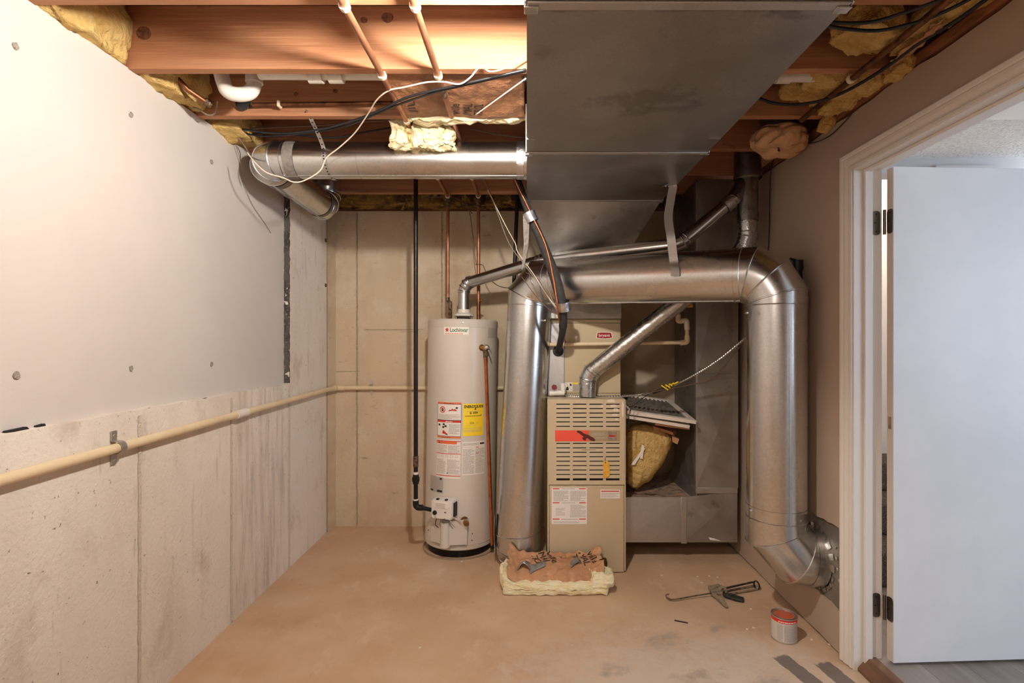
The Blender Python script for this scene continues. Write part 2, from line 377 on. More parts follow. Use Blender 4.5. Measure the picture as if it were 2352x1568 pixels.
def tube_rings(pts, r, seg, closed=False):
    pts = [Vector(p) for p in pts]; n = len(pts)
    R = r if isinstance(r, (list, tuple)) else [r] * n
    dirs = [(pts[(i + 1) % n] - pts[i]).normalized() for i in range(n if closed else n - 1)]
    prev = dirs[-1] if closed else dirs[0]
    x = prev.orthogonal().normalized()
    out = []
    for i in range(n):
        if closed: d1, d2 = dirs[i - 1], dirs[i]
        else: d1 = dirs[max(i - 1, 0)]; d2 = dirs[min(i, n - 2)]
        x = prev.rotation_difference(d1) @ x
        x = (x - d1 * x.dot(d1)).normalized(); y = d1.cross(x); prev = d1
        t = (d1 + d2)
        t = t.normalized() if t.length > 1e-6 else d1
        k = d1.dot(t)
        ring = []
        for j in range(seg):
            v = (x * cos(2 * pi * j / seg) + y * sin(2 * pi * j / seg)) * R[i]
            v = v - d1 * (v.dot(t) / k)
            ring.append(pts[i] + v)
        out.append(ring)
    return out

def arc(T0, C, T1, n):
    """mitre vertices of a gored elbow between straight runs meeting at corner C, tangent at T0 and T1"""
    T0, C, T1 = Vector(T0), Vector(C), Vector(T1)
    d1 = (C - T0).normalized(); d2 = (T1 - C).normalized()
    th = d1.angle(d2); L = (C - T0).length; R = L / math.tan(th / 2)
    nrm = (d2 - d1 * d1.dot(d2)).normalized(); O = T0 + nrm * R
    pts = [T0]
    for k in range(1, n + 1):
        a = (k - .5) * th / n; rr = R / cos(th / (2 * n))
        pts.append(O - nrm * rr * cos(a) + d1 * rr * sin(a))
    return pts + [T1]

def smooth_path(pts, R, n=6):
    pts = [Vector(p) for p in pts]; out = [pts[0]]
    for i in range(1, len(pts) - 1):
        a, c, b = pts[i - 1], pts[i], pts[i + 1]
        d1 = (a - c).normalized(); d2 = (b - c).normalized()
        L = min(R, (a - c).length * .48, (b - c).length * .48)
        out += arc(c + d1 * L, c, c + d2 * L, n)
    return out + [pts[-1]]

def spline(pts, n=8):
    pts = [Vector(p) for p in pts]; out = []
    for i in range(len(pts) - 1):
        p0 = pts[max(i - 1, 0)]; p1 = pts[i]; p2 = pts[i + 1]; p3 = pts[min(i + 2, len(pts) - 1)]
        for k in range(n):
            t = k / n
            out.append(.5 * ((2 * p1) + (p2 - p0) * t + (2 * p0 - 5 * p1 + 4 * p2 - p3) * t * t + (3 * p1 - p0 - 3 * p2 + p3) * t ** 3))
    return out + [pts[-1]]

def tag(o, label=None, cat=None, group=None, kind=None):
    if label: o['label'] = label
    if cat: o['category'] = cat
    if group: o['group'] = group
    if kind: o['kind'] = kind
    return o

def thing(name, label, cat, loc=(0, 0, 0), group=None, kind=None):
    o = bpy.data.objects.new(name, None); COL.objects.link(o)
    o.location = loc; o.empty_display_size = .05
    return tag(o, label, cat, group, kind)

def struct(name, label, loc=(0, 0, 0)):
    o = bpy.data.objects.new(name, None); COL.objects.link(o); o.location = loc
    return tag(o, label, name.split('_')[0], None, 'structure')

def copy_part(o, parent, loc):
    c = o.copy(); COL.objects.link(c); c.parent = parent; c.location = loc
    return c

def fluff_mesh(mb, c, dims, rot=(0, 0, 0), amp=.02, freq=14, n=14, seed=0, roundness=.35, warp=None):
    bm = bmesh.new(); bmesh.ops.create_cube(bm, size=2)
    bmesh.ops.subdivide_edges(bm, edges=bm.edges[:], cuts=n, use_grid_fill=True)
    E = Matrix.Rotation(rot[2], 3, 'Z') @ Matrix.Rotation(rot[1], 3, 'Y') @ Matrix.Rotation(rot[0], 3, 'X')
    sd = Vector((seed * 7.3, seed * 3.1, seed * 5.7))
    vs = []
    for v in bm.verts:
        q = v.co; sph = q.normalized() * 1.15
        p = q.lerp(sph, roundness)
        p = Vector((p.x * dims[0] / 2, p.y * dims[1] / 2, p.z * dims[2] / 2))
        nv = noise.noise_vector((p + sd) * freq) * amp + noise.noise_vector((p + sd) * freq * 2.7) * amp * .6 + noise.noise_vector((p + sd) * freq * 6) * amp * .3
        p = p + nv
        if warp: p = Vector(warp(p, q))
        vs.append(Vector(c) + E @ p)
    bm.verts.index_update()
    fs = [tuple(x.index for x in f.verts) for f in bm.faces]
    bm.free()
    mb.add(vs, fs)
    return mb
def fluff(name, m, c, dims, parent=None, **k):
    return fluff_mesh(MB(), c, dims, **k).build(name, m, parent, angle=180)

# printed sheets: base plate and printed marks mapped on a surface fn S(u, v, off)
_txt = {}
def text_geo(s, bold=0.0):
    key = (s, bold)
    if key in _txt: return _txt[key]
    cu = bpy.data.curves.new('txt', 'FONT'); cu.body = s; cu.size = 1; cu.resolution_u = 3; cu.offset = bold
    o = bpy.data.objects.new('txt', cu); COL.objects.link(o)
    bpy.context.view_layer.update()
    dg = bpy.context.evaluated_depsgraph_get()
    me = bpy.data.meshes.new_from_object(o.evaluated_get(dg))
    vs = [v.co.copy() for v in me.vertices]; fs = [tuple(p.vertices) for p in me.polygons]
    bpy.data.objects.remove(o); bpy.data.curves.remove(cu); bpy.data.meshes.remove(me)
    x0 = min(v.x for v in vs); x1 = max(v.x for v in vs); y0 = min(v.y for v in vs); y1 = max(v.y for v in vs)
    _txt[key] = (vs, fs, x0, x1, y0, y1)
    return _txt[key]

class Sheet:
    def __init__(s, surf, w, h, name, m, parent, label=None, nu=6, off=.0008):
        s.S = surf; s.w = w; s.h = h; s.pm = {}; s.off = off
        b = MB(); b.grid(lambda u, v: surf(u * w, v * h, off), nu, 2)
        s.base = b.build(name, m, parent, angle=25)
        if label: s.base['label'] = label
    def mb(s, m):
        return s.pm.setdefault(m, MB())
    def rect(s, u0, v0, u1, v1, m, lift=1):
        n = max(1, int(abs(u1 - u0) / .02))
        s.mb(m).grid(lambda u, v: s.S(u0 + (u1 - u0) * u, v0 + (v1 - v0) * v, s.off + .0006 * lift), n, 1)
    def frame(s, u0, v0, u1, v1, t, m):
        s.rect(u0, v0, u1, v0 + t, m); s.rect(u0, v1 - t, u1, v1, m); s.rect(u0, v0, u0 + t, v1, m); s.rect(u1 - t, v0, u1, v1, m)
    def poly(s, pts, m, lift=2):
        s.mb(m).add([s.S(p[0], p[1], s.off + .0006 * lift) for p in pts], [tuple(range(len(pts)))])
    def text(s, t, u0, v0, u1, v1, m, lift=2, bold=0.0):
        vs, fs, x0, x1, y0, y1 = text_geo(t, bold)
        s.mb(m).add([s.S(u0 + (v.x - x0) / (x1 - x0) * (u1 - u0), v0 + (v.y - y0) / (y1 - y0) * (v1 - v0), s.off + .0006 * lift) for v in vs], fs)
    def micro(s, u0, v0, u1, v1, n, m='ink_grey', fill=.45, seed=1):
        rd = random.Random(seed); st = (v1 - v0) / n
        for i in range(n):
            y = v1 - (i + 1) * st; u = u0; end = u1 - (u1 - u0) * (rd.random() * .35 if rd.random() < .3 else 0)
            while u < end:
                wl = rd.uniform(.004, .014) ; e = min(u + wl, end)
                s.rect(u, y, e, y + st * fill, m); u = e + .002
    def done(s):
        for m, b in s.pm.items(): b.build('print', m, s.base, smooth=False)['kind'] = 'stuff'
        return s.base

# ================================================================== THE SETTING
ZJ = 2.388            # underside of the joists
XL, XLD, XR, YB, YF = -1.447, -1.480, 1.37, 3.92, -1.60   # concrete left, recessed drywall left, right wall, back, behind the camera
YST = 3.205           # end of the recessed drywall on the left wall
ZLED = 1.12           # concrete ledge

def jit(a, s, k=0.0): return noise.noise(Vector((a * s, k, 3.3)))

floor = MB().box(-1.75, 1.405, YF - .1, YB + .05, -.12, 0).build('floor', 'floor_paint')
tag(floor, 'tan painted concrete floor with pale scuffs and grey paint smears', 'floor', kind='structure')

# left wall: concrete with a ledge; drywall recessed above it
wl = struct('wall_left', 'pale concrete foundation wall with white drywall set back above its ledge')
top = [(YF + i * .05, ZLED + jit(YF + i * .05, 9) * .008) for i in range(int((YST - YF) / .05) + 1)] + [(YST, ZLED)]
side = [(YST + jit(z, 14, 5) * .007, z) for z in [ZLED + .02 + k * .04 for k in range(31)]]
out = [(YF, 0)] + top + side + [(YST, 2.35), (3.81, 2.35), (3.81, 0)]
MB().prism([(XL, y, z) for y, z in out], (-.25, 0, 0)).build('concrete_wall', 'concrete_left', wl, angle=20)
MB().prism([(XL, 3.81, 0), (-1.42, YB + .02, 0), (-1.7, YB + .02, 0), (-1.7, 3.81, 0)], (0, 0, 2.35)).build('corner_fillet', 'concrete_back', wl)
for y in (-.48, .13, .74, 1.35, 1.96, 2.57):
    MB().grid(lambda u, v: (XL + .002 + .001 * jit(v * 40, 1, y), y - .006 + u * .012 + .004 * jit(v * 30, 1, y + 5), v * (ZLED - .02)), 1, 40).build('form_seam', 'seam_left', wl, thick=.003)
MB().grid(lambda u, v: (XL + .002, 3.195 - .008 + u * .016 + .003 * jit(v * 30, 1, 8), v * ZLED), 1, 30).build('form_seam', 'seam_left', wl, thick=.003)
MB().grid(lambda u, v: (XL + .002, 3.80 - .006 + u * .012 + .003 * jit(v * 40, 1, 9), v * 2.35), 1, 40).build('form_seam', 'concrete_seam', wl, thick=.003)
MB().box(-1.6, XLD, YF, YST + .02, ZLED - .02, 2.392).build('drywall_panel', 'drywall_left', wl)
# dark foam strip filling the reveal beside the drywall
MB().grid(lambda u, v: (XLD + .001 + u * .036 + .004 * jit(v * 60, 1, 2) * u, YST - .004 + .006 * jit(v * 45, 1, u * 3 + 4), ZLED + .005 + v * 1.235), 4, 90).build('foam_strip', 'black_foam', wl, angle=180)
for k, (px, py) in enumerate(((34, 106), (300, 264), (485, 372), (36, 862), (300, 846), (485, 836))):
    c = PX(px, py, XLD)
    pl = [(XLD + .0005, c.y + .010 * cos(a) * (1 + .5 * jit(a, 1.3, k)), c.z + .011 * sin(a) * (1 + .5 * jit(a, 1.7, k + 9))) for a in [2 * pi * i / 10 for i in range(10)]]
    MB().prism(pl, (.004, 0, 0)).build('screw_patch', 'patch', wl, bevel=.001)
for px, py in ((748, 552), (748, 655)):
    c = PX(px, py, XL)
    MB().box(XL - .01, XL + .003, c.y - .016, c.y + .016, c.z - .012, c.z + .012).build('form_tie', 'rust_fit', wl, bevel=.002)
for px, py, l, h in ((38, 988, .035, .006), (93, 979, .014, .007), (470, 917, .02, .006)):
    c = PX(px, py, XLD + .012)
    MB().prism([(XLD + .004, c.y - l, c.z - h), (XLD + .004, c.y + l, c.z - h * .2), (XLD + .004, c.y + l * .8, c.z + h), (XLD + .004, c.y - l * .9, c.z + h * .6)], (.012, 0, 0)).build('chip', 'dark_inside', wl)

# back wall
wb = struct('wall_back', 'tan poured concrete back wall with vertical form seams')
MB().box(-1.7, 1.7, YB, YB + .2, 0, 2.35).build('concrete_wall', 'concrete_back', wb)
for x in (-1.266, -.633, 0.0, .633, 1.266):
    MB().grid(lambda u, v: (x - .005 + u * .010 + .004 * jit(v * 40, 1, x), YB - .002 - .002 * jit(v * 60, 1, x + 3), .01 + v * 2.33), 1, 50).build('form_seam', 'concrete_seam', wb, thick=.003)
for px, py, wd in ((790, 853, .12), (905, 757, .22), (1115, 480, .1)):
    c = P(px, py, YB)
    MB().grid(lambda u, v: (c.x - wd + u * wd * 2, YB - .0015, c.z - .002 + v * .004 + .004 * jit(u * 10, 1, wd)), 20, 1).build('form_line', 'concrete_seam', wb, thick=.002)
MB().box(-1.7, 1.7, YB + .02, YB + .16, 2.35, ZJ).build('sill_plate', 'sill_wood', wb)
MB().box(-1.7, 1.7, YB + .10, YB + .16, ZJ, 2.62).build('rim_board', 'sill_wood', wb)

# right wall: taupe drywall with a ragged cut-out around the floor duct, door opening
wr = struct('wall_right', 'taupe painted drywall wall with a ragged hole by the floor duct')
def wall_sheet(outline, holes, x0, x1):
    bm = bmesh.new(); es = []
    for loop in [outline] + holes:
        vs = [bm.verts.new((x0, y, z)) for y, z in loop]
        es += [bm.edges.new((vs[i], vs[(i + 1) % len(vs)])) for i in range(len(vs))]
    bmesh.ops.triangle_fill(bm, use_beauty=True, edges=es)
    r = bmesh.ops.extrude_face_region(bm, geom=bm.faces[:])
    bmesh.ops.translate(bm, verts=[g for g in r['geom'] if isinstance(g, bmesh.types.BMVert)], vec=(x1 - x0, 0, 0))
    bm.verts.index_update()
    mb = MB(); mb.add([v.co.copy() for v in bm.verts], [tuple(v.index for v in f.verts) for f in bm.faces]); bm.free()
    return mb
DY0, DY1, DZ = 1.395, 2.215, 2.115      # rough opening
topz = 2.338
ol = [(YF, .012), (DY0, .012), (DY0, DZ), (DY1, DZ), (DY1, .012)]
ol += [(y, .012 + .004 * jit(y, 14)) for y in [DY1 + .04 * k for k in range(1, 42)]] + [(YB, .012)]
ol += [(YB - .08 * k, topz + .012 * jit(k, .9, 2)) for k in range(0, 68)] + [(YF, topz)]
hole = [(2.24, .19), (2.24, .553)] + [(2.24 + k * .03, .556 + .012 * jit(k, 1.7, 6)) for k in range(1, 13)] + [(2.63, .50), (2.64, .30)] + [(2.62 - k * .03, .215 - .004 * k * 0.6 + .008 * jit(k, 1.3, 7)) for k in range(1, 12)]
wall_sheet(ol, [hole], XR, XR + .0127).build('drywall_panel', 'drywall_right', wr, angle=20)
MB().box(XR + .014, XR + .02, 2.222, 2.70, .12, .60).build('stack_boot', 'galv_plate', wr)
MB().box(XR + .0128, XR + .10, DY1 + .045, YB, .0, .008).build('sole_plate', 'dark_inside', wr)
MB().box(XR + .102, XR + .115, YF, DY0, .05, 2.38).box(XR + .102, XR + .115, DY1, YB, .05, 2.38).box(XR + .102, XR + .115, DY0, DY1, DZ, 2.38).build('hall_side_drywall', 'hall_wall', wr)
MB().box(XR, XR + .115, YF, YB, topz + .012, topz + .05).build('top_plate', 'sill_wood', wr)

wf = MB().box(-1.75, 1.5, YF - .12, YF, 0, 2.62).build('wall_front', 'drywall_left')
tag(wf, 'plain drywall wall opposite the concrete back wall', 'wall', kind='structure')

# ceiling: subfloor deck and joists
ce = struct('ceiling', 'open ceiling of bare wooden joists under a plywood deck')
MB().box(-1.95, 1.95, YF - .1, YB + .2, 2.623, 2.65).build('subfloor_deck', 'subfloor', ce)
mat('knot_wood', rgb(136, 86, 58), .75, layers=[(60, rgb(92, 54, 36), .45, .6)])
JY = [1.544 + .4064 * k for k in range(-7, 6)]
jm = None
for k, y in enumerate(JY):
    mb = MB()
    mb.box(-1.72, 1.72, y, y + .038, ZJ, 2.623)
    jo = mb.build('joist', 'joist_wood', ce, bevel=.002)
    for kx_, kz_, kr in {8: ((330, 76, .026), (890, 40, .020), (836, 46, .012)), 9: ((770, 209, .010), (680, 216, .009))}.get(k, ()):
        c_ = P(kx_, kz_, y)
        MB().prism([(c_.x + kr * 1.1 * cos(t) * (1 + .15 * jit(t, 1, kx_)), y + .0005, c_.z + kr * sin(t) * (1 + .15 * jit(t, 1.5, kz_))) for t in [2 * pi * q / 16 for q in range(16)]], (0, -.001, 0)).build('knot', 'knot_wood', jo)
MB().box(-1.76, -1.72, YF, YB, ZJ, 2.623).build('rim_joist', 'sill_wood', ce)
MB().box(1.72, 1.76, YF, YB, ZJ, 2.623).build('rim_joist', 'sill_wood', ce)

# door: casing, jamb, slab
HZ, IN0, IN1 = 2.100, 2.206, 1.404      # inner casing edge: head height, far side, near side
tr = struct('trim_1', 'white moulded casing around the doorway')
prof = [(0, 0), (0, .009), (.010, .011), (.014, .0085), (.020, .0085), (.034, .014), (.046, .0155), (.050, .0125), (.055, .0165), (.066, .018), (.070, .016), (.070, 0)]
def casing(fn0, fn1, name):
    A = [fn0(w_, t) for w_, t in prof]; B = [fn1(w_, t) for w_, t in prof]
    n = len(prof)
    MB().add(A + B, [tuple(range(n))[::-1], tuple(range(n, 2 * n))] + [(i, (i + 1) % n, n + (i + 1) % n, n + i) for i in range(n)]).build(name, 'casing_paint', tr, angle=12)
casing(lambda w_, t: (XR - t, IN0 + w_, .006), lambda w_, t: (XR - t, IN0 + w_, HZ + w_), 'casing_leg')
casing(lambda w_, t: (XR - t, IN0 + w_, HZ + w_), lambda w_, t: (XR - t, IN1 - w_, HZ + w_), 'casing_head')
casing(lambda w_, t: (XR - t, IN1 - w_, .006), lambda w_, t: (XR - t, IN1 - w_, HZ + w_), 'casing_leg')
JX1 = XR + .117
MB().box(XR - .001, JX1, 2.200, 2.215, .0, HZ + .01).build('jamb', 'casing_paint', tr, bevel=.001)
MB().box(XR - .001, JX1, 1.395, 1.410, .0, HZ + .01).build('jamb', 'casing_paint', tr, bevel=.001)
MB().box(XR - .001, JX1, 1.410, 2.200, HZ - .004, HZ + .012).build('jamb', 'casing_paint', tr, bevel=.001)
MB().box(XR + .038, XR + .072, 2.188, 2.200, .0, HZ - .004).build('door_stop', 'casing_paint', tr, bevel=.003)
MB().box(XR + .038, XR + .072, 1.410, 1.422, .0, HZ - .004).build('door_stop', 'casing_paint', tr, bevel=.003)
MB().box(XR + .038, XR + .072, 1.422, 2.188, HZ - .016, HZ - .004).build('door_stop', 'casing_paint', tr, bevel=.003)

dr = struct('door_1', 'white flush door standing open into the hall', (1.497, 2.148, .062))
a = radians(2.7)
dr.rotation_euler = (0, 0, a)
O = Vector((1.497, 2.148, .062))
MB().box(O.x + .0015, O.x + .76, O.y, O.y + .035, O.z, O.z + 2.030).build('door_slab', 'door_paint', dr, bevel=.0015)
MB().box(O.x, O.x + .002, O.y + .001, O.y + .034, O.z + .002, O.z + 2.028).build('door_edge', 'door_edge', dr)
MB().box(O.x - .001, O.x + .002, O.y + .010, O.y + .026, O.z + .955, O.z + 1.005).build('edge_patch', 'dust', dr)
for z in (1.872, .275):
    h = MB().tube([(1.4865, 2.182, z - .051), (1.4865, 2.182, z + .051)], .0062, 12).build('hinge', 'hinge_metal', dr)
    def leaf(fn, name):
        pts = []
        for cx_, cz_, a0 in ((1, 1, 0), (0, 1, 90), (0, 0, 180), (1, 0, 270)):
            for k in range(5):
                an = radians(a0 + 90 * k / 4); r = .012
                pts.append((.033 * cx_ + (r * cos(an) - r if cx_ else r * cos(an) + r) * 1, .1 * cz_ + (r * sin(an) - r if cz_ else r * sin(an) + r)))
        A = [fn(u, v, 0) for u, v in pts]; B = [fn(u, v, .002) for u, v in pts]; n = len(pts)
        o = MB().add(A + B, [tuple(range(n))[::-1], tuple(range(n, 2 * n))] + [(i, (i + 1) % n, n + (i + 1) % n, n + i) for i in range(n)]).build(name, 'hinge_metal', h)
        sb = MB()
        for u, v in ((.012, .014), (.007, .05), (.012, .086)):
            sb.lathe([(.0032, 0), (.0032, .0012), (0, .0014)], Vector(fn(u + .004, v, .0018)), Vector(fn(0, 0, 1)) - Vector(fn(0, 0, 0)), 10)
        sb.build('hinge_screw', 'dark_inside', h)
    leaf(lambda u, v, t: (1.482 - .035 + u, 2.200 - t, z - .05 + v), 'hinge_leaf')
    leaf(lambda u, v, t: (1.4968 - t, 2.180 - u, z - .05 + v), 'hinge_leaf')

# the hall seen through the doorway
HX1 = 4.2
fh = struct('floor_hall', 'grey wood plank floor of the hall beyond the doorway')
k = 0
for i, x in enumerate([1.44 + .18 * q for q in range(16)]):
    y = -2.2 - (i % 3) * .4
    while y < 2.85:
        y2 = min(y + 1.2, 2.85)
        if y2 > -2.2: MB().box(x, min(x + .1785, HX1), max(y, -2.2), y2 - .0015, .03, .05).build('plank', 'plank_grey', fh)
        y += 1.2
MB().box(1.44, HX1, -2.2, 2.85, -.1, .031).build('underlay', 'dark_inside', fh)
MB().prism([(1.385, 1.38, 0), (1.385, 1.38, .012), (1.425, 1.38, .055), (1.462, 1.38, .055), (1.462, 1.38, 0)], (0, .83, 0)).build('threshold_strip', 'threshold_wood', fh)
ch = struct('ceiling_hall', 'white textured ceiling over the hall')
MB().box(1.485, HX1, 2.33, 2.85, 2.375, 2.388).build('textured_panel', 'popcorn', ch)
MB().box(1.485, HX1, -2.3, 2.33, 2.36, 2.388).build('soffit', 'hall_white', ch)
MB().box(1.485, HX1, 2.85, 3.7, 2.60, 2.62).build('stairwell_ceiling', 'hall_white', ch)
wh = struct('wall_hall', 'plain painted walls of the hall and stairwell')
MB().box(1.485, HX1, 2.85, 2.95, 2.285, 2.62).build('header', 'hall_grey', wh)
MB().box(2.2, 2.55, 2.825, 2.85, 2.30, 2.325).build('ledger', 'hall_grey', wh)
MB().box(1.485, HX1, 3.58, 3.7, 0, 2.62).build('stairwell_wall', 'hall_wall', wh)
MB().box(2.9, HX1, 2.85, 2.95, 0, 2.285).build('end_wall', 'hall_grey', wh)
MB().box(2.9, 2.95, 2.95, 3.58, 0, 2.62).build('stairwell_wall', 'hall_wall', wh)
MB().box(1.4, HX1 + .2, -2.32, -2.2, 0, 2.62).build('near_wall', 'hall_wall', wh)
MB().box(HX1, HX1 + .12, -2.2, 2.95, 0, .8).box(HX1, HX1 + .12, -2.2, 2.95, 2.1, 2.62).box(HX1, HX1 + .12, -2.2, -1.5, .8, 2.1).box(HX1, HX1 + .12, .8, 2.95, .8, 2.1).build('assumed_window_wall', 'hall_wall', wh)  # unseen hall wall, its opening left for the assumed window
MB().box(1.36, 1.485, -2.3, YF, 0, 2.62).build('return_wall', 'hall_wall', wh)
wn = struct('window_assumed_1', 'assumed white framed window, unseen, that lets daylight into the hall')  # assumed window out of view, frames the area light standing in for daylight
MB().box(HX1 + .02, HX1 + .08, -1.5, -1.45, .8, 2.1).box(HX1 + .02, HX1 + .08, .75, .8, .8, 2.1).box(HX1 + .02, HX1 + .08, -1.45, .75, .8, .85).box(HX1 + .02, HX1 + .08, -1.45, .75, 2.05, 2.1).box(HX1 + .03, HX1 + .07, -.375, -.325, .85, 2.05).build('assumed_window_frame', 'casing_paint', wn)
MB().box(HX1 - .04, HX1 + .02, -1.55, .85, .775, .80).build('assumed_window_sill', 'casing_paint', wn)
st = thing('carpeted_stair', 'short flight of steps in mottled dark grey carpet behind the door', 'stairs', (1.6, 2.83, .05))
for n_ in range(3):
    z0 = .05 + .19 * n_; y0 = 2.83 + .25 * n_
    MB().box(1.50, 2.895, y0, 3.575, z0, z0 + .19).build('step', 'carpet', st, bevel=.02)

# lamp: bare bulb in a porcelain holder between two joists
lp = thing('bare_bulb_lamp', 'bare glowing bulb in a white porcelain holder between joists', 'lamp', (-.13, 1.33, 2.43))
MB().box(-.165, -.095, 1.182, 1.540, 2.43, 2.47).build('mounting_board', 'sill_wood', lp)
MB().lathe([(.05, 2.43), (.055, 2.41), (.03, 2.395), (.024, 2.352), (0, 2.352)], (-.13, 1.33, 0)).build('lamp_holder', 'porcelain', lp)
MB().lathe([(.012, 2.36), (.013, 2.345), (.024, 2.325), (.031, 2.300), (.029, 2.282), (.018, 2.268), (0, 2.264)], (-.13, 1.33, 0), seg=20).build('bulb', 'bulb', lp)

g2 = thing('fill_globe_lamp', 'added white frosted globe fill lamp under the joists, unseen behind the camera', 'lamp', (-.80, -.70, 2.40))  # added fill lamp behind the camera, brightens the whole room
MB().box(-.85, -.75, -.885, -.48, 2.40, 2.44).build('mounting_board', 'sill_wood', g2)
MB().lathe([(.06, 2.40), (.06, 2.375), (.045, 2.36), (0, 2.36)], (-.80, -.70, 0)).build('lamp_holder', 'porcelain', g2)
MB().lathe([(.04, 2.362), (.075, 2.34), (.095, 2.29), (.085, 2.235), (.05, 2.20), (0, 2.19)], (-.80, -.70, 0), seg=28).build('globe', 'globe', g2)

g3 = thing('hall_fill_lamp', 'added white globe fill lamp, unseen in the hall beyond the doorway', 'lamp', (3.25, 2.58, 2.36))  # added lamp out of view, brightens the textured hall ceiling
MB().lathe([(.08, 2.36), (.08, 2.335), (.05, 2.325), (0, 2.325)], (3.25, 2.58, 0)).build('lamp_base', 'porcelain', g3)
MB().lathe([(.05, 2.328), (.11, 2.29), (.13, 2.22), (.11, 2.15), (.06, 2.11), (0, 2.10)], (3.25, 2.58, 0), seg=28).build('globe', 'hall_fill_globe', g3)

g4 = thing('stairwell_fill_lamp', 'added small fill lamp, unseen on the stairwell ceiling above the carpeted steps', 'lamp', (2.4, 3.25, 2.60))  # added lamp out of view, lights the stairwell seen through the door gap
MB().lathe([(.06, 2.60), (.06, 2.575), (0, 2.575)], (2.4, 3.25, 0)).build('lamp_base', 'porcelain', g4)
MB().lathe([(.04, 2.578), (.08, 2.55), (.09, 2.50), (.05, 2.46), (0, 2.45)], (2.4, 3.25, 0), seg=24).build('globe', 'stair_fill_globe', g4)

# ================================================================== DUCTS
def bead(mb, ring, r=.004):
    mb.tube(ring, r, 6, closed=True)

def duct_run(root, corners, Ls, ns, r, m, seg=40, pipe='pipe', elbow='elbow', beads=True, seam=True, ends=(0, 0)):
    """straight pipes joined by gored elbows; Ls[i] tangent length at corner i, ns[i] number of mitres"""
    C = [Vector(c) for c in corners]; starts = [C[0]]; arcs = []
    for i in range(1, len(C) - 1):
        d1 = (C[i - 1] - C[i]).normalized(); d2 = (C[i + 1] - C[i]).normalized()
        arcs.append(arc(C[i] + d1 * Ls[i - 1], C[i], C[i] + d2 * Ls[i - 1], ns[i - 1]))
    cur = C[0]
    for k in range(len(C) - 1):
        end = arcs[k][0] if k < len(arcs) else C[-1]
        if (end - cur).length > .004:
            d = (end - cur).normalized()
            p = MB().tube([cur, end], r, seg, caps=False).build(pipe, m, root)
            if seam:
                x = d.orthogonal().normalized()
                sx = Vector((0, -.3, -1)); sx = (sx - d * sx.dot(d))
                if sx.length > .1:
                    sx.normalize()
                    MB().bar(cur + sx * (r + .001), end + sx * (r + .001), .010, .003, up=sx).build('lock_seam', m, p)
        if k < len(arcs):
            R = tube_rings(arcs[k], r + .0015, seg)
            e = MB().rings(R, caps=False).build(elbow, m, root, angle=14)
            if beads:
                b = MB()
                for rg in R[1:-1]: bead(b, rg, .0042)
                bead(b, R[0], .003); bead(b, R[-1], .003)
                b.build('gore_bead', m, e)
            cur = arcs[k][-1]
    return arcs

def ring_at(c, d, r, seg=40):
    d = Vector(d).normalized(); x = d.orthogonal().normalized(); y = d.cross(x)
    return [Vector(c) + (x * cos(2 * pi * j / seg) + y * sin(2 * pi * j / seg)) * r for j in range(seg)]

def band(c, d, r, wd, seg=40):
    d = Vector(d).normalized(); c = Vector(c)
    return MB().rings([ring_at(c - d * wd / 2, d, r, seg), ring_at(c + d * wd / 2, d, r, seg)], caps=False)

# ---- rectangular supply trunk under the joists
TX0, TX1, TZ0, TZ1 = 0.0, .764, 2.175, 2.378
tk = thing('supply_trunk_duct', 'wide flat galvanized trunk duct hung under the joists, smudged underside', 'duct', ((TX0 + TX1) / 2, 1.2, TZ0))
SEC = [(YF + .02, 1.245), (1.245, 2.22), (2.22, 2.97)]
for y0, y1 in SEC:
    cx, cy = (TX0 + TX1) / 2, (y0 + y1) / 2
    q = [(TX0, y0, TZ0), (TX1, y0, TZ0), (TX1, y1, TZ0), (TX0, y1, TZ0), (cx, cy, TZ0 - .006)]
    MB().add(q, [(0, 4, 1), (1, 4, 2), (2, 4, 3), (3, 4, 0)]).build('bottom_panel', 'galv_trunk', tk, smooth=False)
    MB().box(TX0, TX0 + .002, y0, y1, TZ0, TZ1).build('side_panel', 'galv_dull', tk)
    MB().box(TX1 - .002, TX1, y0, y1, TZ0, TZ1).build('side_panel', 'galv_dull', tk)
    MB().box(TX0, TX1, y0, y1, TZ1 - .002, TZ1).build('top_panel', 'galv_dull', tk)
MB().box(TX0, TX0 + .002, 2.97, 3.86, TZ0, TZ1).box(TX1 - .002, TX1, 2.97, 3.86, TZ0, TZ1).box(TX0, TX1, 2.97, 3.86, TZ1 - .002, TZ1).box(TX0, TX1, 3.858, 3.86, TZ0, TZ1).build('end_section', 'galv_dull', tk)
for y, wd in ((1.245, .030), (2.22, .022), (2.968, .016)):
    MB().box(TX0 + .002, TX1 - .002, y - wd / 2, y + wd / 2, TZ0 - .006, TZ0).build('slip_joint', 'galv_dull', tk, bevel=.002)
    MB().box(TX0 - .006, TX0, y - wd / 2, y + wd / 2, TZ0 - .004, TZ1).build('drive_cleat', 'galv', tk, bevel=.002)
    MB().box(TX1, TX1 + .006, y - wd / 2, y + wd / 2, TZ0 - .004, TZ1).build('drive_cleat', 'galv', tk, bevel=.002)
    MB().box(TX0 - .006, TX0 + .028, y - .004, y + .024, TZ0 - .010, TZ0 - .006).build('folded_tab', 'galv', tk, bevel=.001)
    MB().box(TX1 - .030, TX1 + .006, y - .004, y + .022, TZ0 - .010, TZ0 - .006).build('folded_tab', 'galv', tk, bevel=.001)
for y, x0, x1 in ((2.06, TX0, TX0 + .03), (2.06, TX1 - .05, TX1)):
    MB().box(x0, x1, y, y + .006, TZ0 - .006, TZ0).build('stub_flange', 'galv', tk)

